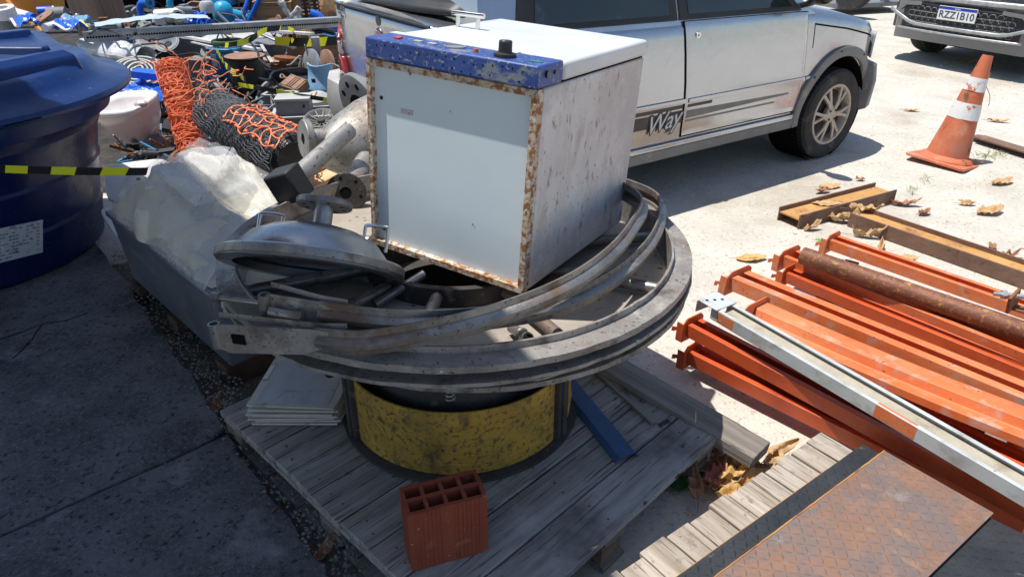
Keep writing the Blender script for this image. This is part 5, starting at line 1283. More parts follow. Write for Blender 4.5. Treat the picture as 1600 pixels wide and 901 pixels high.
b.grid(lambda u, v: Vector((-.29 + .24 * v + .004 * noise.noise(Vector((u*30, v*5, 1))), -.475 + .93 * u * (1 - .25 * v) + .10 * v, .003 + (.13 + .05 * u) * v ** .8 + .012 * (1 - v * .5) * abs(noise.noise(Vector((u * 34, v * 1.5, 2)))) )), 90, 12); b.done('film_skirt', M['film2'], bg_, sm=25)

# ================= silver vessel behind the rims =================
vs0 = PY(488, 240, 2.62); vax = Vector((.80, .56, .02)).normalized()
ve = thing('steel_vessel', 'scuffed silver pressure vessel with flanges lying behind the steel rims', 'pressure vessel', M=basis(vs0, vax))
b = B(); b.lathe([(0, .02), (.05, .02), (.075, .05), (.12, .12), (.165, .22), (.19, .32), (.195, .40), (.195, .95), (.16, 1.02), (0, 1.05)], (0, 0, 0), (1, 0, 0), 56); b.done('shell', M['vessel'], ve)
b = B(); b.lathe([(.1965, .40), (.199, .405), (.199, .455), (.1965, .46)], (0, 0, 0), (1, 0, 0), 56); b.done('strap', M['blackpaint'], ve)
def flange(par, c, ax, r, th, m, nm='flange', holes=8, inner=.35, world=True, hole=True):
    c = Vector(c); ax = Vector(ax).normalized()
    b = B(); b.lathe([(r * inner, 0), (r * .97, 0), (r, .003), (r, th - .003), (r * .97, th), (r * inner, th)], c, ax, 40, closed=True); f_ = b.done(nm, m, par, world=world)
    e1 = ax.orthogonal().normalized(); e2 = ax.cross(e1)
    b = B()
    for k in range(holes):
        a = 2 * math.pi * k / holes; p = c + (e1 * math.cos(a) + e2 * math.sin(a)) * r * .76; b.cyl(p - ax * .0008, p + ax * (th + .0008), r * .085, n=10)
    if holes: b.done('bolt_holes', M['dark'], f_, world=world)
    b = B(); b.cyl(c + ax * .002, c + ax * (th - .002), r * inner * 1.001, n=24); b.done('bore', M['dark'] if hole else m, f_, world=world)
    return f_
flange(ve, PY(484, 217, 2.62), (-.80, -.50, .12), .072, .026, M['vessel'], holes=0, inner=.3)
q = PY(484, 217, 2.62); b = B(); b.cyl(q, q + Vector((.10, .07, -.02)), .035, .05, n=20); b.done('nozzle', M['vessel'], ve, world=True)
flange(ve, PY(566, 178, 2.98), (.70, .60, .25), .17, .03, M['greyplate'], 'large_flange', holes=10, inner=.5)
flange(ve, PY(541, 301, 2.30), (.12, -.93, .30), .068, .02, M['blackpaint'], 'side_flange', holes=6, inner=.3)
q = PY(541, 301, 2.30); b = B(); b.cyl(q + Vector((0, .01, 0)), q + Vector((.02, .28, .02)), .04, n=20); b.done('side_nozzle', M['vessel'], ve, world=True)
b = B(); a_, c_ = PY(536, 212, 2.46), PY(455, 285, 2.16); b.cyl(a_ + (a_ - c_) * .12, c_, .030, .032, n=24); bp = b.done('branch_pipe', M['vessel'], ve, world=True)
b = B(); fr2_ = basis(c_, (c_ - a_)); b = B(fr2_ @ Matrix.Rotation(R(20), 4, 'X')); b.bb((-.025, -.052, -.052), (.05, .052, .052)); b.done('rubber_boot', M['black'], ve, world=True, bev=.006)
# light timber under the vessel
p, q = P(405, 268, .30), P(478, 246, .30)
t = thing('raw_plank', 'short fresh pale plank propped under the silver vessel', 'plank', M=basis(p, q - p)); b = B(); plank_box(b, -.1, .34, -.02, .07, -.02, .02); b.done('plank_wood', M['rawwood'], t)
p, q = P(490, 290, .22), P(540, 262, .24)
t = thing('support_timber', 'pale wooden block under the vessel beside the rim', 'timber', M=basis(p, q - p)); b = B(); plank_box(b, -.1, .3, -.05, .05, -.2, .02); b.done('timber_wood', M['rawwood'], t)

# ================= scrap heap =================
def sc(px, py, z): return 1 / ppm(P(px, py, z))
def T(name, lab, cat, px, py, z=.1, rz=0, rx=0, ry=0, group=None): return thing(name, lab, cat, P(px, py, z), R(rz), R(rx), R(ry), group)
g_ = B(); pp = [P(x, y, .003) for x, y in ((150, 300), (560, 330), (600, 150), (540, 60), (560, 5), (300, -20), (-60, -14), (-60, 120))]
g_.prism([(p.x, p.y) for p in pp], .003); struct('heap_shade_patch', g_, M['heap_shade'])  # dark sheet laid under the heap for the shadowed gaps between parts

# toilet bowl and cistern lid
def rrect(a, c, n_=40, e=.55):
    return [(a * math.copysign(abs(math.cos(2*math.pi*i/n_))**e, math.cos(2*math.pi*i/n_)), c * math.copysign(abs(math.sin(2*math.pi*i/n_))**e, math.sin(2*math.pi*i/n_))) for i in range(n_)]
tb = T('washbasin', 'pinkish white porcelain washbasin with a chipped rim beside the blue tank', 'washbasin', 216, 203, .24, -14, 13, -6)
b = B(); lv = [(.10, .09, -.05), (.13, .10, 0), (.165, .125, .06), (.185, .145, .13), (.19, .15, .165)]
rows = [[Vector((x * 1, y * 1, z)) for x, y in rrect(a, c_, 40, .6)] for a, c_, z in lv]
loft(b, rows, True, False); b.done('bowl_outside', M['porcelain_pink'], tb, sm=60)
b = B(); lv = [(.19, .15, .160), (.20, .158, .172), (.198, .156, .192), (.185, .145, .198), (.145, .105, .190), (.135, .095, .17), (.12, .085, .10), (.06, .04, .08)]
loft(b, [[Vector((x, y, z)) for x, y in rrect(a, c_, 40, .6)] for a, c_, z in lv], False, True); b.done('rim_and_basin', M['porcelain'], tb, sm=60)
b = B(); b.sphere((.175, -.05, .197), .034, 12, (1.3, .9, .6)); b.done('chipped_corner', M['aluminium'], tb)
t = T('cistern_panel', 'white porcelain slab leaning under the washbasin', 'porcelain slab', 218, 285, .12, 25, 35, 0)
b = B(); b.prism(rrect(.17, .13, 32, .35), .03); b.done('slab', M['porcelain'], t, bev=.006)
b = B(); b.cyl((0, 0, .0305), (0, 0, .0315), .012, n=16); b.done('tap_hole', M['dark'], t)
t = T('white_tray', 'white plastic tray edge between the blue tank and the wrapped chest', 'tray', 205, 345, .20, 40, 10)
b = B(); b.prism(rrect(.10, .15, 32, .4), .02); b.done('tray', M['porcelain'], t, bev=.004)
# shapes behind the tank: blue crumpled sheet
t = T('blue_sheet', 'crumpled bright blue plastic sheet beside the tank lid', 'plastic sheet', 225, 145, .32, -10)
b = B(); b.grid(lambda u, v: Vector(((u - .5) * .55, (v - .5) * .38, .05 * noise.noise(Vector((u * 5, v * 4, 1))) + .10 * abs(noise.noise(Vector((u * 3, v * 7, 4)))))), 24, 20); b.done('sheet', M['bluetarp'], t, sm=20)
b = B(); b.box((.02, .12, .10), (.36, .08, .05), R(-14), R(8)); b.done('folded_edge', M['brightblue'], t)
# orange net roll
a_, c_ = P(308, 262, .10), PY(266, 98, 4.45); d_ = (c_ - a_)
nr = thing('orange_net_roll', 'upright leaning roll of bright orange barrier netting', 'netting roll', M=basis(a_, d_)); Ln = d_.length
b = B(); b.lathe([(0, 0)] + [(.074 + .006 * math.sin(q * 1.9), Ln * q / 40) for q in range(0, 39)] + [(.06, Ln), (0, Ln - .02)], (0, 0, 0), (1, 0, 0), 40); b.done('rolled_core', M['netinner'], nr, jit=.008)
b = B(); random.seed(9)
for k in range(84):
    x0 = Ln * k / 83; pts = []
    sl_ = random.uniform(-.03, .03); r0 = .079 + .008 * math.sin(k * .7) + random.uniform(-.003, .006)
    for q in range(18):
        a = 2 * math.pi * q / 18; pts.append((x0 + sl_ * math.cos(a + k) + random.uniform(-.006, .006), math.cos(a) * (r0 + random.uniform(-.003, .004)), math.sin(a) * (r0 + random.uniform(-.003, .004))))
    b.tube(pts, .0026, 4, closed=True)
for k in range(26):
    a = 2 * math.pi * k / 26; b.tube([(Ln * q / 24, math.cos(a + .35 * math.sin(q + k)) * (.083 + random.uniform(-.004, .004)), math.sin(a + .35 * math.sin(q + k)) * .083) for q in range(25)], .0028, 4)
for k in range(9):
    a = random.uniform(0, 6.28); b.tube(spline([(Ln * random.uniform(.75, 1), math.cos(a) * .08, math.sin(a) * .08), (Ln * random.uniform(.8, 1.08), math.cos(a + .3) * .10, math.sin(a + .3) * .10), (Ln * random.uniform(.6, .95), math.cos(a + .7) * .09, math.sin(a + .7) * .09)], 4), .003, 4)
b.done('net_strands', M['netorange'], nr, sm=60)
b = B(); b.sphere((Ln - .02, 0, 0), .06, 12, (.5, 1, 1)); b.done('stuffing', M['lightgrey'], nr, jit=.01)
# black net roll
a_, c_ = PY(340, 178, 3.95), PY(462, 250, 3.28); d_ = c_ - a_
br = thing('black_net_roll', 'thick roll of black mesh lying beside the orange roll with orange netting over its end', 'netting roll', M=basis(a_, d_)); Ln = d_.length
b = B(); b.lathe([(0, -.05), (.085, -.05), (.115, .05), (.125, Ln * .5), (.12, Ln * .9), (.09, Ln), (0, Ln + .01)], (0, 0, 0), (1, 0, 0), 32); b.done('rolled_core', M['black'], br, jit=.01)
b = B()
for k in range(70):
    x0 = -.03 + (Ln + .02) * k / 69; r0 = .122 + .012 * math.sin(math.pi * k / 69)
    b.tube([(x0 + .006 * math.sin(q * 2.4 + k), math.cos(2*math.pi*q/36) * (r0 + .004 * math.sin(q * 3.1 + k * 1.7)), math.sin(2*math.pi*q/36) * (r0 + .004 * math.sin(q * 3.1 + k * 1.7))) for q in range(36)], .0026, 4, closed=True)
for k in range(44):
    a = 2 * math.pi * k / 44; b.tube([(-.03 + (Ln + .02) * q / 26, math.cos(a + .1 * math.sin(q * 1.3 + k)) * .131, math.sin(a + .1 * math.sin(q * 1.3 + k)) * .131) for q in range(27)], .0024, 4)
b.done('mesh_strands', M['netblack'], br, sm=60)
nt_ = thing('orange_netting', 'loose orange netting draped over the end of the black mesh roll', 'netting', M=xf(br))
b = B(); random.seed(21)
def on(x, a, r=.142): return Vector((x + .012 * noise.noise(Vector((x * 9, a * 2, 1))), math.cos(a) * (r + .02 * noise.noise(Vector((x * 9, a * 3, 2)))), math.sin(a) * (r + .02 * noise.noise(Vector((x * 7, a * 3, 4))))))
for i in range(9):
    a = -.9 + i * .42; b.tube([on(Ln * (.42 + .6 * q / 16), a + .12 * math.sin(q * .9 + i)) for q in range(17)], .0036, 5)
for j in range(9):
    x = Ln * (.42 + .6 * j / 8); b.tube([on(x + .02 * math.sin(q * .8 + j), -.9 + 3.4 * q / 24) for q in range(25)], .0036, 5)
for i in range(9):
    for j in range(9):
        b.sphere(on(Ln * (.42 + .6 * j / 8), -.9 + i * .42), .009, 6)
for k in range(26):   # tangled orange strands between the rolls
    p = Vector((Ln * random.uniform(-.35, .1), random.uniform(-.12, .12), .10 + random.uniform(0, .1)))
    wk = [p]; dv = Vector((random.gauss(0, 1), random.gauss(0, 1), random.gauss(0, .5))).normalized() * .045
    for _ in range(6):
        dv = (dv + Vector((random.gauss(0, .03), random.gauss(0, .03), random.gauss(0, .018)))).normalized() * .042; wk.append(wk[-1] + dv)
    b.tube(spline(wk, 4), .0028, 4)
b.done('net_strands', M['netorange'], nt_, sm=60)

# electric motor
mo = T('electric_motor', 'big blue electric motor with cooling ribs standing in the scrap heap', 'motor', 366, 143, .02, -8)
b = B(); b.prism(rrect(.125, .115, 32, .7), .36); mb_ = b.done('housing', M['motorblue'], mo, bev=.01)
b = B()
for k in range(22):
    a = R(180 + 8.2 * k + 2); b.box((math.cos(a) * .128, math.sin(a) * .12, .18), (.03, .006, .30), a)
b.done('cooling_ribs', M['motorblue'], mb_)
b = B(); b.prism(rrect(.135, .125, 32, .7), .03, Matrix.Translation((0, 0, .355))); b.done('end_cap', M['motorblue'], mo, bev=.006)
b = B(); b.bb((-.085, -.128, .24), (-.04, -.122, .34)); b.done('rating_plate', M['lightgrey'], mo)
b = B(); b.bb((-.20, -.10, .0), (-.135, .04, .16)); b.done('terminal_box', M['motorblue'], mo, bev=.006)
b = B(); b.lathe([(.10, .0), (.13, .0), (.135, .02), (.13, .035), (.10, .035)], (.0, .05, .40), n=32, closed=True); t = b.done('lid_ring', mat('olive_paint', (.06, .10, .03), (.09, .14, .05), 6, rough=.5), None); 
t.location = mo.location; tag(t, 'dark olive ring lying on top of the blue motor', 'ring')
# black bin with rusty lid
bn = T('steel_bin', 'black round bin with a rusty dished lid in front of the blue motor', 'bin', 396, 168, .0)
b = B(); b.lathe([(0, 0), (.125, 0), (.13, .01), (.14, .40), (.132, .40), (.12, .36), (0, .35)], n=36); b.done('bin_body', M['black'], bn)
b = B(); b.lathe([(0, .398), (.12, .402), (.155, .412), (.158, .422), (.15, .424), (.12, .415), (0, .408)], n=36); b.done('rusty_lid', M['brownmetal'], bn)
# dark wheel dish with rusty hub
wd2 = T('flywheel', 'large dark dished wheel with a pale rusty rim and bolted hub', 'wheel', 447, 125, .10, 0, -4, 6)
b = B(); b.lathe([(.10, .05), (.20, .04), (.27, .12), (.31, .14), (.315, .12), (.28, .05), (.22, 0), (.10, 0)], n=48, closed=True); b.done('dish', mat('dark_blue_dish', (.02, .03, .06), (.04, .05, .08), 8, rough=.6), wd2)
b = B(); b.lathe([(.205, .10), (.312, .1425), (.314, .150), (.205, .125)], n=48, closed=True); b.done('rusty_rim', mat('pale_rust', (.42, .29, .2), (.34, .22, .15), 9, rough=.9, layers=[((.2, .1, .06), 20, .6, .7)]), wd2)
b = B(); b.lathe([(0, .05), (.05, .05), (.055, .17), (.10, .175), (.10, .20), (.04, .205), (0, .205)], n=24); b.done('hub', M['rust'], wd2)
b = B(); b.box((-.10, 0, .10), (.12, .05, .05), R(20)); b.done('hub_arm', M['rust'], wd2)
# small solids
def block(name, lab, cat, px, py, z, w_, d_, h_, m, rz=0, rx=0, ry=0, bev=.004, grp=None, extra=None):
    t = T(name, lab, cat, px, py, z, rz, rx, ry, grp)
    b = B(); b.bb((-w_/2, -d_/2, 0), (w_/2, d_/2, h_)); b.done('casing', M[m], t, bev=bev)
    if extra: extra(t, w_, d_, h_)
    return t
def ex_cover(t, w_, d_, h_):
    b = B(); b.bb((-w_*.42, -d_*.42, h_ + .001), (w_*.42, d_*.42, h_ + .006))
    for k in (-1, 0, 1): b.bb((w_*.12*k - .006 + .0, -d_*.4, h_ + .007), (w_*.12*k + .006, d_*.4, h_ + .012))
    b.done('ribbed_cover', M['brownmetal'], t)
    b = B()
    for x in (-1, 1):
        for y in (-1, 1): b.cyl((x*w_*.42, y*d_*.42, h_), (x*w_*.42, y*d_*.42, h_+.006), .008, n=8)
    b.done('cover_bolts', M['black'], t)
def ex_lid(m):
    def f(t, w_, d_, h_):
        b = B(); b.bb((-w_/2 - .005, -d_/2 - .005, h_ + .001), (w_/2 + .005, d_/2 + .005, h_ + .02)); b.done('lid', M[m], t, bev=.003)
        b = B(); b.bb((w_*.3, -d_/2 - .008, h_*.6), (w_*.36, -d_/2 - .001, h_*.8)); b.done('latch', M['black'], t)
    return f
def ex_open(m):
    def f(t, w_, d_, h_):
        b = B()
        for x in (-1, 1): b.bb((x*w_/2 - .012, -d_/2, h_ + .0005), (x*w_/2 + .012, d_/2, h_ + .012))
        for y in (-1, 1): b.bb((-w_/2 + .013, y*d_/2 - .012, h_ + .0005), (w_/2 - .013, y*d_/2 + .012, h_ + .012))
        b.done('rim', M[m], t); b = B(); b.bb((-w_/2 + .012, -d_/2 + .012, h_ + .0002), (w_/2 - .012, d_/2 - .012, h_ + .0015)); b.done('opening', M['dark'], t)
    return f
block('gear_housing', 'tilted brown metal housing with a ribbed cover beside the dished wheel', 'housing', 462, 140, .22, .17, .15, .07, 'brownmetal', -32, 22, 12, extra=ex_cover)
block('junction_box', 'small dark grey lidded box standing on the open grey box', 'junction box', 462, 178, .26, .22, .16, .10, 'greymid', 8, extra=ex_lid('lightgrey'))
block('open_box', 'larger open grey box with a white rim near the silver vessel', 'box', 487, 222, .06, .44, .26, .20, 'greymid', 10, extra=ex_open('lightgrey'))
block('flat_tray', 'dark grey tray behind the small lidded box', 'tray', 440, 160, .18, .22, .14, .06, 'greyplate', -6, extra=ex_open('lightgrey'))
block('wood_offcut', 'weathered wood offcuts in front of the open grey box', 'offcut', 410, 205, .10, .16, .1, .05, 'pwood', 20)
block('sheet_metal', 'tall grey sheet metal panel standing behind the orange roll', 'panel', 300, 100, .10, .30, .03, .26, 'greyplate', -10, 12)
block('grey_duct', 'dark grey folded duct beside the blue motor', 'duct', 325, 125, .08, .24, .12, .20, 'greyplate', -18, 8)
block('metal_cabinet', 'dark grey bent casing above the dished wheel', 'casing', 415, 88, .22, .36, .18, .14, 'greyplate', 12, 10)
block('metal_bracket', 'pale steel angle piece lying over the dark casing', 'bracket', 425, 62, .40, .55, .05, .02, 'galv', -28, 0, 14)
block('grey_tray', 'light grey folded tray behind the motor under the perforated rail', 'tray', 395, 62, .32, .36, .2, .05, 'lightgrey', 28, 12)
block('grey_tray', 'light grey tray left of the motor below the perforated rail', 'tray', 340, 65, .30, .34, .18, .04, 'lightgrey', -30, 12)
block('steel_box', 'long brown rusty box section right of the rusty hub', 'box section', 495, 88, .25, .5, .12, .12, 'brownmetal', 6)
block('dark_crate', 'black crate under the big flange pair', 'crate', 500, 62, .15, .6, .3, .22, 'black', 4)
block('dark_box', 'black square duct lying left of the orange roll', 'duct', 240, 88, .22, .34, .18, .10, 'black', 28, 6)
block('wooden_crate', 'brown slatted wooden crate at the back of the heap', 'wooden crate', 430, 32, .30, .42, .26, .20, 'cratewood', 6, extra=ex_open('cratewood'))
block('wooden_crate', 'smaller wooden crate behind the rusty chain', 'wooden crate', 468, 12, .42, .3, .26, .2, 'cratewood', 2)
block('wooden_box', 'small reddish wooden box with pale contents tilted on the heap', 'box', 308, 18, .42, .22, .14, .07, 'brownmetal', -28, 18, extra=ex_open('brownmetal'))
block('truck_bed', 'black flat truck bed behind the scrap heap', 'truck bed', 300, 4, .25, 3.0, 1.2, .28, 'dark', 3)
# blue cover and fan basket
t = T('blue_cover', 'dusty light blue plastic cover among the grey boxes', 'cover', 496, 148, .18, -10, 12)
b = B(); b.grid(lambda u, v: Vector(((u - .5) * .23 * (1 - .15 * v), .05 * math.sin(v * 2.4) + v * .04, .20 * v ** .8 + .0) ) + Vector((0, .09 * math.cos((u - .5) * 2.6) * -1 + .09, 0)), 14, 10); b.done('shell', M['lightblue'], t, solid=.008, sm=60)
b = B(); b.box((0, -.012, .12), (.03, .01, .03)); b.done('clip', M['black'], t)
t = T('fan_basket', 'pale round fan basket lying in the open grey box', 'fan', 502, 190, .25, 0, 18)
b = B(); b.lathe([(.075, -.06), (.10, .03), (.105, .035), (.11, .03), (.085, -.07)], n=32); b.done('basket_ring', M['lightgrey'], t)
b = B()
for k in range(12):
    a = 2*math.pi*k/12; b.tube([(.025*math.cos(a), .025*math.sin(a), .0), (.1*math.cos(a), .1*math.sin(a), .025)], .003, 4)
b.done('basket_ribs', M['lightgrey'], t)
b = B(); b.cyl((0, 0, -.02), (0, 0, .02), .025, n=16); b.done('fan_hub', M['black'], t)
t = T('pale_cap', 'pale worn plastic cap behind the fan basket', 'cap', 497, 165, .25, 0, 10); b = B(); b.lathe([(0, .09), (.06, .085), (.095, .06), (.10, 0), (.095, 0)], n=28); b.done('cap_shell', M['lightgrey'], t)
# wooden blade
p = P(470, 170, .28); t = thing('wood_splinter', 'orange-brown broken wood splinter sticking up by the blue cover', 'wood splinter', p, R(35), 0, R(-35)); b = B(); b.prism([(0, -.01), (.12, -.03), (.16, 0), (.12, .03), (0, .01)], .012); b.done('splinter', M['rawwood'], t)
# rods
def rod(lab, a, za, c, zc, r, m, nm='metal_rod', flat=False, cat='rod', grp=None):
    p, q = P(*a, za), P(*c, zc); t = thing(nm, lab, cat, M=basis(p, q - p), group=grp); L_ = (q - p).length
    b = B(); 
    if flat: b.bb((0, -r, -r * .35), (L_, r, r * .35))
    else: b.cyl((0, 0, 0), (L_, 0, 0), r, n=12)
    b.done('bar', M[m], t); return t
rod('long pale metal strip leaning from the black roll to the lidded box', (393, 190), .14, (458, 142), .34, .012, 'lightgrey', flat=True, nm='metal_strip', cat='strip')
rod('bundle of thin white trunking, upper strip', (262, 53), .38, (405, 78), .40, .028, 'porcelain', flat=True, nm='white_strip', cat='strip')
rod('bundle of thin white trunking, lower strip', (300, 66), .36, (385, 86), .38, .014, 'porcelain', flat=True, nm='white_strip', cat='strip')
rod('thin white strip pointing at the rusty flange pair', (412, 48), .42, (488, 53), .44, .03, 'porcelain', flat=True, nm='white_strip', cat='strip')
rod('grey diagonal bar behind the pale engine casting', (338, 20), .5, (362, 42), .36, .02, 'galv')
rod('dark diagonal bar crossing the pale boards at the back left', (55, -6), .55, (118, 30), .45, .02, 'black')
rod('grey diagonal bar crossing the pale boards at the back left', (72, -6), .58, (100, 12), .5, .02, 'galv')
rod('short black bar near the red and white tube', (92, 22), .5, (108, 24), .5, .03, 'black')
rod('pale steel strip between the casing and the rusty hub', (408, 70), .36, (425, 98), .26, .014, 'lightgrey', flat=True, nm='metal_strip', cat='strip')
rod('upright white strip beside the rusty hub', (476, 70), .42, (482, 92), .3, .012, 'lightgrey', flat=True, nm='metal_strip', cat='strip')
# perforated rail
p, q = P(130, 57, .55), P(535, 33, .55)
pr_ = thing('perforated_rail', 'long galvanised perforated angle rail laid across the scrap heap', 'rail', M=basis(p, q - p)); Lr = (q - p).length
b = B(); b.bb((0, -.002, -.05), (Lr, .002, .03)); b.bb((0, .002, .026), (Lr, .09, .031)); b.done('angle_profile', M['galv'], pr_)
b = B()
for k in range(100): b.cyl((.03 + (Lr - .06) * k / 99, -.0035, -.012), (.03 + (Lr - .06) * k / 99, -.0022, -.012), .0095, n=6)
o = b.done('punched_holes', M['dark'], pr_)
p, q = P(150, 48, .60), P(330, 36, .60); t = thing('film_sheet', 'pale plastic sheet lying on the perforated rail', 'plastic sheet', M=basis(p, q - p))
b = B(); b.grid(lambda u, v: Vector((u * (q - p).length, v * .26, .03 + .03 * math.sin(u * 3) + .015 * noise.noise(Vector((u * 9, v * 5, 1))))), 20, 6); b.done('sheet', mat('bluish_sheet', (.42, .5, .6), (.5, .56, .64), 4, rough=.35), t, sm=25)
# brown boards at the back
for lab, x0, x1, yb, yt in (('upright brown wood-grain board, left of a pair behind the tank', 123, 162, 48, -60), ('upright brown wood-grain board, right of a pair behind the tank', 164, 203, 42, -60)):
    p = P((x0 + x1) / 2, yb, .10); w_ = (x1 - x0) / ppm(p); t = thing('brown_board', lab, 'board', p, R(4), R(-4), R(-7), group='pair of upright brown boards')
    b = B(); b.bb((-w_/2, -.02, -.05), (w_/2, .02, 1.2)); b.done('board', M['boardwood'], t)
for i in range(4):
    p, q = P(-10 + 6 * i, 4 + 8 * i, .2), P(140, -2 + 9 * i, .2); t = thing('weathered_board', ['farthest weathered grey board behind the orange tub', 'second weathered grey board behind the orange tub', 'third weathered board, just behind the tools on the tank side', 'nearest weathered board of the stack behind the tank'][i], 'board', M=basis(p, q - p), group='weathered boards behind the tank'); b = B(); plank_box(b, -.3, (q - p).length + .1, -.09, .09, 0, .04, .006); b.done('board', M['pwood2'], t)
# coil, flat plates, clear film bundle
t = T('hose_coil', 'coiled flat grey hose beside the blue tank lid', 'hose coil', 217, 112, .36, 0, 24, 12)
b = B(); pts = [((.03 + .0052 * k * .28) * math.cos(k * .28), (.03 + .0052 * k * .28) * math.sin(k * .28), .01 * math.sin(k * .5)) for k in range(112)]; b.sweep(pts, rect(.012, .05)); b.done('hose', M['lightgrey'], t)
t = T('film_bundle', 'bundle of crumpled clear plastic film behind the tank lid', 'plastic film', 185, 82, .42, -32)
b = B(); b.grid(lambda u, v: Vector(((u - .5) * .75, math.cos(v * 6.28) * .10, math.sin(v * 6.28) * .08)) * (1 + .35 * noise.noise(Vector((u * 8, v * 4, 2)))) , 36, 22); b.done('film', mat('cloudy_film', (.52, .54, .57), (.64, .66, .68), 9, rough=.22, coat=.4, bumps=((30, .6), (90, .4))), t, sm=15)
t = T('film_bundle', 'small piece of clear film beside the orange roll', 'plastic film', 242, 108, .34, 20)
b = B(); b.grid(lambda u, v: Vector(((u - .5) * .22, math.cos(v * 6.28) * .06, math.sin(v * 6.28) * .05)) * (1 + .5 * noise.noise(Vector((u * 6, v * 3, 7)))), 18, 14); b.done('film', bpy.data.materials['cloudy_film'], t, sm=15)
for lab, x, y, z, r, m in (('grey round speaker cone behind the coiled hose', 238, 62, .42, .14, 'greyplate'), ('grey ring plate behind the black duct', 262, 68, .40, .11, 'greymid')):
    t = T('ring_plate', lab, 'ring plate', x, y, z, 0, 40); b = B(); b.lathe([(.3 * r, -.02), (.75 * r, .0), (r, .012), (r, .02), (.75 * r, .012), (.3 * r, -.01)], n=32, closed=True); b.done('ring', M[m], t); b = B(); b.lathe([(.74*r, .014), (.8*r, .022), (.86*r, .019)], n=32); b.done('bead', M['lightgrey'], t)
# pumps, valves, frame
t = T('pump', 'turquoise pump body with a dark flange at the back of the heap', 'pump', 352, 38, .26, 10)
b = B(); b.lathe([(0, 0), (.10, 0), (.12, .03), (.12, .16), (.09, .22), (.05, .25), (0, .26)], n=28); b.done('casing', M['cyan'], t)
b = B(); b.cyl((.10, 0, .1), (.26, .02, .06), .07, .055); b.cyl((.26, .02, .06), (.285, .022, .055), .09); b.done('outlet', M['cyan'], t)
b = B(); b.lathe([(.06, -.01), (.13, -.01), (.135, .0), (.13, .012), (.06, .012)], n=28, closed=True); b.done('base_ring', M['black'], t)
t = T('pump', 'darker teal pump standing behind the turquoise one', 'pump', 344, 14, .4, -10)
b = B(); b.lathe([(0, 0), (.09, 0), (.11, .02), (.11, .12), (.06, .2), (0, .22)], n=24); b.cyl((-.18, 0, .06), (-.08, 0, .06), .08); b.cyl((.08, 0, .1), (.2, 0, .12), .07); b.done('casing', M['motorblue'], t)
t = T('valve', 'pale round valve cap left of the teal pump', 'valve', 325, 20, .42); b = B(); b.lathe([(0, .12), (.06, .12), (.08, .09), (.08, 0), (0, 0)], n=20); b.done('valve_cap', M['aluminium'], t)
for lab, x, y, rz in (('bright blue valve lying left of the turquoise pump', 306, 36, 20), ('bright blue valve lying below the reddish box', 322, 38, -30)):
    t = T('valve', lab, 'valve', x, y, .38, rz, 20); b = B(); b.lathe([(0, -.08), (.06, -.08), (.06, -.06), (.035, -.055), (.045, 0), (.035, .055), (.06, .06), (.06, .08), (0, .08)], (0, 0, 0), (1, 0, 0), 20); b.cyl((0, 0, 0), (0, 0, .10), .022); b.done('valve_body', M['brightblue'], t); b = B(); b.lathe([(.04, .1), (.055, .1), (.055, .11), (.04, .11)], n=20, closed=True); b.bb((-.045, -.006, .101), (.045, .006, .109)); b.done('hand_wheel', M['brightblue'], t)
t = thing('forked_tubing', 'bright blue forked pipe frame with coil springs', 'frame', P(388, 36, .3))
for a_, c_ in (((0, 0, 0), (.28, .0, .42)), ((-.05, 0, .08), (.12, .1, .42)), ((0, 0, 0), (-.14, -.02, .02)), ((0, 0, 0), (.16, .02, -.03))): b = B(); b.cyl(a_, c_, .028, n=14); b.done('frame_tube', M['brightblue'], t)
b = B(); b.tube([(.02 + .05 * k / 60 + .022 * math.cos(k), .03 + .022 * math.sin(k), .10 + .22 * k / 60) for k in range(60)], .006, 5); b.done('coil_spring', M['black'], t)
t = T('engine_casting', 'pale cast aluminium engine part at the edge of the truck bed', 'engine part', 268, 36, .42, 10)
b = B(); b.cyl((-.14, 0, .07), (.06, 0, .07), .06, .075); b.cyl((.06, -.02, .07), (.14, -.02, .07), .085, .07); b.box((-.10, -.02, .04), (.10, .12, .10), R(12)); b.lathe([(.04, 0), (.06, 0), (.06, .03), (.04, .03)], (.11, -.09, .08), (0, -1, 0), 20, closed=True); b.done('casting', M['aluminium'], t, jit=.008)
b = B(); b.cyl((.11, -.095, .08), (.11, -.11, .08), .038); b.done('bore', M['dark'], t)
t = T('engine_casting', 'second grey casting piled behind the pale engine part', 'engine part', 289, 26, .48, 40); b = B(); b.cyl((-.06, 0, .05), (.08, 0, .05), .055, .04); b.box((.02, .03, .09), (.08, .06, .05), R(30)); b.done('casting', M['greymid'], t, jit=.008)
# rusty chain / axle lump and springs
t = T('rusty_linkage', 'rusty forked linkage with lugs in front of the crates', 'linkage', 448, 36, .36)
b = B(); b.tube(spline([(-.08, 0, .32), (-.02, .0, .2), (.03, -.02, .1), (.10, 0, .02)], 5), .028, 8); b.tube(spline([(.16, 0, .16), (.06, -.02, .06), (-.04, -.02, .0)], 5), .026, 8); b.sphere((-.08, 0, .3), .05, 10); b.sphere((.12, 0, .05), .05, 10); b.sphere((-.02, -.02, .2), .04, 10); b.done('linkage_arms', M['aluminium'], t, jit=.012)
p = P(460, 57, .34)
t = thing('flange_pair', 'pair of rusty round flanges on a short pipe', 'flange', p); flange(t, p, (-.45, -.85, .2), .11, .03, M['rust'], holes=8, inner=.45); flange(t, p + Vector((.06, .14, -.01)), (-.45, -.85, .2), .115, .03, M['brownmetal'], 'rear_flange', holes=0, inner=.45); b = B(); b.cyl(p, p + Vector((.06, .14, 0)), .07); b.done('pipe_stub', M['brownmetal'], t, world=True)
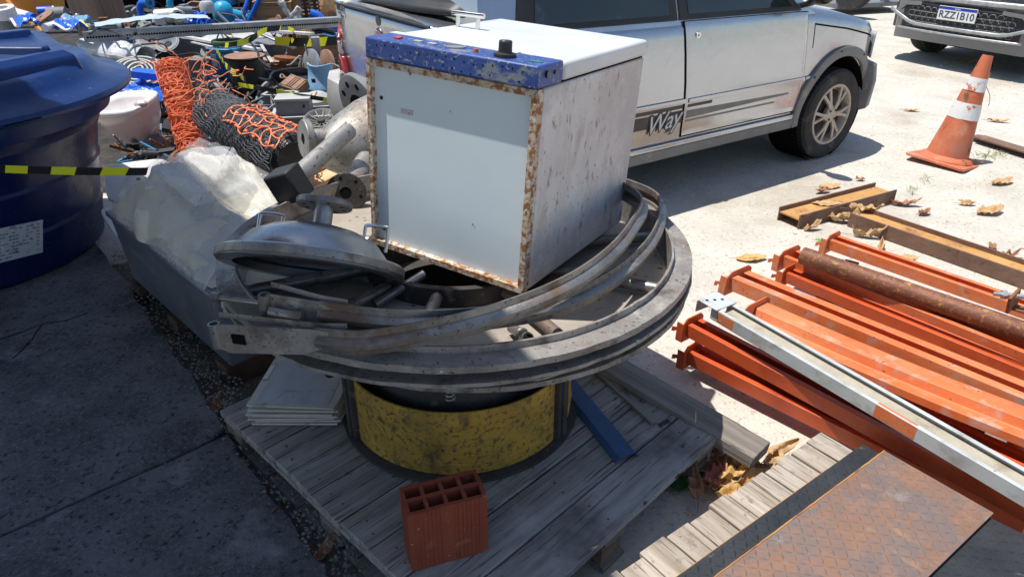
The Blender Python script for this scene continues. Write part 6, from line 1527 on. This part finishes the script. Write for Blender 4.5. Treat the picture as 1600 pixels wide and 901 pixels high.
for lab, x, y, rz in (('left coil spring standing by the flange pair', 480, 28, 0), ('right coil spring standing by the flange pair', 494, 22, 10)):
    t = T('coil_spring', lab, 'spring', x, y, .36, rz, 8, group='black coil springs behind the flange pair'); b = B(); b.tube([(.05 * math.cos(k * .5), .05 * math.sin(k * .5), .3 * k / 90) for k in range(90)], .009, 5); b.done('coil', M['black'], t); b = B(); b.cyl((0, 0, -.02), (0, 0, .32), .02); b.done('damper_rod', M['rust'], t)
t = T('blue_hose', 'bright blue bent hose right of the coil springs', 'hose', 508, 42, .34); b = B(); b.tube(spline([(-.14, 0, .14), (-.05, 0, .1), (.0, -.03, .02), (.1, 0, .0), (.22, .05, .08)], 6), .045, 10); b.done('hose', M['brightblue'], t)
t = T('round_drum', 'brown round drum end at the back beside the car', 'drum', 508, 12, .35, 0, 70, -20); b = B(); b.lathe([(0, 0), (.17, 0), (.18, .02), (.18, .3), (0, .3)], n=32); b.done('drum_shell', M['cratewood'], t)
t = T('pipe_bracket', 'black curved brackets right of the flange pair', 'bracket', 492, 58, .3); b = B(); b.tube(spline([(-.08, 0, .02), (.05, .0, .08), (.2, .02, .04)], 5), .03, 8); b.tube(spline([(-.05, -.1, -.02), (.08, -.1, .02), (.22, -.08, -.02)], 5), .028, 8); b.done('brackets', M['black'], t)
for lab, x, y, r in (('weathered disc standing on edge, nearest to the bumper', 513, 105, .15), ('weathered disc standing on edge behind the white strip', 490, 108, .17)):
    p = P(x, y, .22); t = thing('steel_disc', lab, 'disc', p, group='weathered discs beside the car bumper'); flange(t, p, (-.6, -.5, .1), r, .03, M['galv'] if r > .16 else M['brownmetal'], 'disc', holes=0, inner=.2, hole=False)
b = B(); t = T('grey_post', 'square pale grey post leaning beside the discs', 'post', 500, 118, .12, 10, 4); b.bb((-.035, -.035, -.1), (.035, .035, .34)); b.done('post', M['galv'], t)
# things at the far left behind the tank
t = T('orange_tub', 'orange plastic tub with a pale rim at the top left corner', 'tub', 30, 22, .45, -8)
b = B(); loft(b, [[Vector((x, y, z)) for x, y in rrect(a, c_, 32, .5)] for a, c_, z in ((.42, .3, 0), (.46, .34, .28), (.44, .32, .28), (.40, .28, .05))], True, True); b.done('tub_wall', M['orangeplastic'], t)
b = B(); b.tube(spline([(.40, -.34, .30), (.0, -.36, .31), (-.44, -.34, .30)], 6), .03, 8); b.tube(spline([(.2, -.36, .3), (.32, -.42, .12), (.5, -.46, .0), (.62, -.48, -.1)], 6), .022, 8); b.done('handle_strap', M['orangeplastic'], t)
t = T('tape_roll', 'white tape roll with a grey core at the far left', 'tape roll', 11, 28, .62, 0, 12); b = B(); b.lathe([(.045, 0), (.09, 0), (.09, .09), (.045, .09)], n=28, closed=True); b.done('roll', M['porcelain'], t)
b = B(); b.lathe([(.02, -.12), (.085, -.12), (.085, -.005), (.02, -.005)], n=24, closed=True); b.done('can', M['greyplate'], t)
t = T('spray_bottle', 'white bottle with a dark blue cap lying behind the tank lid', 'bottle', 38, 24, .60, -25, 0, 8); b = B(); b.lathe([(0, -.13), (.035, -.13), (.042, -.12), (.042, .06), (.03, .075)], (0, 0, 0), (1, 0, 0), 20); b.done('bottle', M['porcelain'], t); b = B(); b.cyl((.07, 0, 0), (.13, 0, 0), .04, n=20); b.done('cap', M['brightblue'], t)
t = T('blue_can', 'short bright blue can behind the brown disc', 'can', 72, 18, .58, 25, 0, 0); b = B(); b.cyl((-.07, 0, 0), (.07, 0, 0), .045, n=20); b.done('can_shell', M['brightblue'], t)
b = B(); b.lathe([(.045, -.006), (.05, -.006), (.05, .006), (.045, .006)], (.07, 0, 0), (1, 0, 0), 20, closed=True); b.done('can_rim', M['galv'], t)
t = T('brown_disc', 'reddish brown disc leaning behind the blue gloves', 'disc', 68, 31, .58, 0, 20, -22); b = B(); b.lathe([(.02, 0), (.11, 0), (.115, .02), (.10, .03), (.05, .022), (.02, .03)], n=30, closed=True); b.done('disc', M['brownmetal'], t)
for lab, x, y, rz, s_ in (('crumpled blue and white glove at the back rim of the tank lid', 42, 38, -50, 1.2), ('blue rag lying beside the red and white tube', 108, 44, -28, 1.0), ('light blue rag behind the red and white tube', 120, 38, -10, .8)):
    t = T('work_rag', lab, 'rag', x, y, .60, rz)
    b = B(); b.grid(lambda u, v: Vector(((u - .5) * .30 * s_, (v - .5) * .14 * s_, .05 * math.cos((v - .5) * 3) + .05 * noise.noise(Vector((u * 5, v * 6, x))))), 16, 10); b.done('cloth', M['bluetarp'] if x != 120 else M['lightblue'], t, sm=25, solid=.01)
    b = B(); b.tube([((u_ - .5) * .3 * s_, -.075 * s_, .02 + .02 * math.sin(u_ * 6)) for u_ in [k / 8 for k in range(9)]], .012, 6); b.done('white_hem', M['porcelain'], t)
p, q = P(70, 44, .62), P(122, 26, .62); t = thing('caulk_tube', 'red and white tube lying across the tools behind the tank', 'tube', M=basis(p, q - p)); L_ = (q - p).length
b = B(); b.cyl((0, 0, 0), (L_ * .3, 0, 0), .03); b.cyl((L_ * .66, 0, 0), (L_, 0, 0), .024, .012); b.done('white_sleeve', M['porcelain'], t); b = B(); b.cyl((L_ * .3, 0, 0), (L_ * .66, 0, 0), .034); b.done('red_grip', M['red'], t)
p, q = P(122, 30, .64), P(138, 44, .60); t = thing('hand_tool', 'short yellow tool handle beside the brown board', 'tool handle', M=basis(p, q - p)); b = B(); b.cyl((0, 0, 0), ((q - p).length, 0, 0), .014, .010); b.done('handle', M['tapeyellow'], t); b = B(); b.sphere((0, 0, .01), .035, 10, (.5, .8, 1)); b.done('tool_head', M['galv'], t)
t = T('black_pump', 'small black and grey gear unit between the tools and the boards', 'gear unit', 92, 30, .52, 10); b = B(); b.cyl((-.08, 0, .04), (.08, 0, .04), .07); b.box((0, 0, .0), (.14, .14, .08)); b.done('casing', M['greyplate'], t); b = B(); b.cyl((-.03, -.08, .06), (-.03, -.1, .06), .03); b.done('port', M['aluminium'], t)

# tapes through the heap
tape('slack barrier tape wound over the blue motor and the bin', [P(338, 78, .42), P(344, 88, .44), P(356, 106, .42), P(372, 117, .40), P(384, 125, .40)], .045, .09)
tape('barrier tape running from the motor to the perforated rail', [P(345, 72, .42), P(372, 68, .46), P(392, 62, .48), P(412, 48, .56), P(440, 44, .58)], .04, .11)
tape('taut barrier tape in front of the flange pair beside the tail lamp', [P(428, 64, .40), P(460, 66, .40), P(495, 66, .40), P(532, 63, .42)], .075, .17)
tape('twisted barrier tape loop hanging at the flange pair', [P(450, 44, .52), P(460, 50, .50), P(458, 60, .44), P(455, 66, .4)], .035, .10)
tape('slack barrier tape lying over the boxes behind the vessel', [P(372, 132, .34), P(400, 137, .36), P(430, 142, .36), P(470, 150, .38), P(505, 155, .36), P(545, 163, .36)], .03, .24)

# unsorted small scrap filling the heap
random.seed(17)
mats_ = [('black scrap', 'black', 520), ('grey scrap', 'greymid', 260), ('dark grey scrap', 'greyplate', 240), ('rusty scrap', 'rust', 170), ('pale scrap', 'lightgrey', 70), ('brown scrap', 'brownmetal', 110), ('blue scrap', 'motorblue', 60)]
for nm_, m_, n_ in mats_:
    b = B()
    for i in range(n_):
        px, py = random.uniform(190, 560), random.uniform(2, 245)
        if py > 170 and px < 200: continue
        z = random.uniform(.0, .20) if py > 90 else random.uniform(.0, .30)
        p = P(px, py, z); s_ = random.uniform(.02, .10) * (1.25 if py < 70 else 1); k = random.random()
        if k < .35: b.box(p, (s_ * 2, s_ * random.uniform(.3, 1), s_ * random.uniform(.1, .5)), random.uniform(0, 3), random.uniform(-.5, .5), random.uniform(-.5, .5))
        elif k < .65:
            d = Vector((random.gauss(0, 1), random.gauss(0, 1), random.gauss(0, .4))).normalized(); b.cyl(p - d * s_ * 2, p + d * s_ * 2, s_ * .16, n=8)
        elif k < .85:
            ax_ = Vector((random.gauss(0, 1), random.gauss(0, 1), 1)); b.lathe([(s_ * .4, 0), (s_, 0), (s_, s_ * .2), (s_ * .4, s_ * .2)], p, ax_, 14, closed=True)
        else: b.tube(spline([p + Vector([random.uniform(-1, 1) * s_ * 2 for _ in range(3)]) for _ in range(4)], 4), .007, 5)
    o = b.done('scrap_bits', M[m_], sm=30); tag(o, 'unsorted small ' + nm_ + ' pieces filling the heap between the larger parts', 'scrap', kind='stuff')

# machine parts filling out the heap
def machine(lab, cat, px, py, z, s_, m1, m2, rz, kind, rx=0, nm='machine_part'):
    t = T(nm, lab, cat, px, py, z, rz, rx)
    if kind == 0:    # gearbox with flanges
        b = B(); b.box((0, 0, s_ * .5), (s_ * 1.3, s_, s_)); b.cyl((-.9 * s_, 0, .5 * s_), (.9 * s_, 0, .5 * s_), s_ * .34, n=20); b.done('gear_casing', M[m1], t, bev=s_ * .08)
        b = B(); b.lathe([(s_ * .2, 0), (s_ * .55, 0), (s_ * .55, s_ * .12), (s_ * .2, s_ * .12)], (.9 * s_, 0, .5 * s_), (1, 0, 0), 24, closed=True); b.done('flange', M[m2], t); b = B(); b.lathe([(s_ * .2, 0), (s_ * .5, 0), (s_ * .5, s_ * .1), (s_ * .2, s_ * .1)], (-1.0 * s_, 0, .5 * s_), (1, 0, 0), 24, closed=True); b.done('flange', M[m2], t)
        b = B()
        for k in range(6): a = k * 1.047; b.cyl((.9 * s_ + s_ * .1, math.cos(a) * s_ * .45, .5 * s_ + math.sin(a) * s_ * .45), (.9 * s_ + s_ * .2, math.cos(a) * s_ * .45, .5 * s_ + math.sin(a) * s_ * .45), s_ * .05, n=6)
        b.done('bolts', M['galv'], t)
    elif kind == 1:  # finned motor lying down
        b = B(); b.cyl((-s_, 0, .6 * s_), (s_, 0, .6 * s_), .5 * s_, n=28); b.box((0, 0, .06 * s_), (1.2 * s_, .9 * s_, .12 * s_)); b.cyl((s_, 0, .6 * s_), (s_ * 1.4, 0, .6 * s_), .09 * s_); mm = b.done('housing', M[m1], t)
        b = B()
        for k in range(20):
            a = 2 * math.pi * k / 20; b.box((0, math.cos(a) * .52 * s_, .6 * s_ + math.sin(a) * .52 * s_), (1.5 * s_, .10 * s_, .03 * s_), 0, a)
        b.done('cooling_fins', M[m1], mm)
        b = B(); b.box((0, -.1 * s_, 1.2 * s_), (.5 * s_, .4 * s_, .25 * s_)); b.done('terminal_box', M[m2], t, bev=s_ * .03); b = B(); b.cyl((-1.15 * s_, 0, .6 * s_), (-s_, 0, .6 * s_), .5 * s_, .54 * s_, n=28); b.done('fan_cover', M[m2], t, bev=s_ * .03)
    elif kind == 2:  # pipe elbow with flanges
        pth = spline([(0, 0, 0), (0, 0, s_ * .7), (s_ * .35, 0, s_ * 1.15), (s_ * 1.1, 0, s_ * 1.2)], 6)
        b = B(); b.tube(pth, s_ * .28, 16, up=(0, 1, 0)); b.done('elbow', M[m1], t)
        b = B(); b.lathe([(s_ * .2, 0), (s_ * .5, 0), (s_ * .5, s_ * .12), (s_ * .2, s_ * .12)], (0, 0, 0), (0, 0, 1), 24, closed=True); b.done('flange', M[m2], t); b = B(); b.lathe([(s_ * .2, 0), (s_ * .5, 0), (s_ * .5, s_ * .12), (s_ * .2, s_ * .12)], (s_ * 1.1, 0, s_ * 1.2), (1, 0, 0), 24, closed=True); b.done('flange', M[m2], t)
    else:            # bent sheet panel with holes
        b = B(); b.sweep([(-s_, 0, 0), (-s_ * .9, 0, s_ * .6), (s_ * .2, .1 * s_, s_ * .8), (s_, 0, s_ * .55)], rect(s_ * 1.3, .012), up=(0, 0, 1)); b.done('bent_sheet', M[m1], t, bev=.003)
        b = B()
        for k in range(3): b.tube([(-s_ * .2 + k * s_ * .3 + .05 * s_ * math.cos(q), -.3 * s_ + .05 * s_ * math.sin(q), s_ * (.72 + .055 * k) + .02) for q in range(7)], .005, 4)
        b.done('eyelets', M[m2], t)
    return t
for a in [
 ('blue-grey gearbox with two flanges behind the coiled hose', 'gearbox', 212, 72, .18, .16, 'motorblue', 'greymid', 30, 0),
 ('dark finned motor lying between the trunking and the rail', 'motor', 300, 48, .22, .16, 'greyplate', 'black', -20, 1),
 ('dark blue finned motor right of the turquoise pump', 'motor', 372, 40, .22, .13, 'motorblue', 'greyplate', 60, 1),
 ('rusty pipe elbow sticking up left of the rusty flange pair', 'pipe elbow', 418, 60, .26, .13, 'rust', 'brownmetal', 40, 2),
 ('grey pipe elbow with pale flanges behind the black net roll', 'pipe elbow', 352, 160, .08, .10, 'greymid', 'galv', 150, 2),
 ('dark gearbox under the dished wheel at its left', 'gearbox', 420, 140, .06, .10, 'greyplate', 'rust', 10, 0),
 ('small dark motor between the bin and the lidded box', 'motor', 425, 178, .04, .09, 'black', 'greymid', 50, 1),
 ('bent grey sheet panel at the top of the heap under the rail', 'sheet panel', 375, 88, .22, .16, 'greymid', 'black', -15, 3),
 ('bent dark sheet panel in front of the speaker-like ring', 'sheet panel', 255, 84, .16, .15, 'greyplate', 'galv', 25, 3),
 ('dark blue gearbox beside the washbasin at its back', 'gearbox', 205, 150, .06, .13, 'motorblue', 'black', -20, 0),
 ('blue-grey sheet panel left of the orange roll', 'sheet panel', 245, 165, .05, .14, 'greymid', 'black', 35, 3),
 ('black motor in the shadow between washbasin and orange roll', 'motor', 272, 205, .02, .11, 'black', 'greyplate', 80, 1),
 ('grey gearbox in front of the open grey box', 'gearbox', 425, 228, .04, .09, 'greymid', 'rust', -30, 0),
 ('rusty elbow with flanges beside the wooden crate', 'pipe elbow', 398, 22, .34, .14, 'brownmetal', 'rust', 200, 2),
 ('teal valve elbow behind the pale casting', 'pipe elbow', 268, 16, .5, .12, 'cyan', 'motorblue', 10, 2),
 ('bright blue elbow at the back left by the brown board', 'pipe elbow', 222, 28, .42, .13, 'brightblue', 'motorblue', -20, 2),
 ('dark motor half hidden behind the film bundle', 'motor', 170, 62, .3, .16, 'greyplate', 'rust', 15, 1)]:
    machine(*a)
for i, (x0, y0, x1, y1, z) in enumerate([(200, 60, 330, 95, .4), (330, 40, 420, 100, .42), (280, 140, 350, 170, .25), (400, 120, 520, 100, .35), (150, 50, 260, 60, .55)]):
    pts = [P(x0 + (x1 - x0) * k / 6 + random.uniform(-12, 12), y0 + (y1 - y0) * k / 6 + random.uniform(-8, 8), z + random.uniform(-.04, .06)) for k in range(7)]
    t = thing('loose_cable', ['black cable trailing from the coiled hose to the sheet panel', 'black cable crossing in front of the turquoise pump', 'black cable end between the net rolls', 'black cable lying over the dished wheel', 'black cable lying along the perforated rail'][i], 'cable', pts[0])
    b = B(); b.tube(spline(pts, 6), .008, 6); b.done('cable', M['black'], t, world=True)
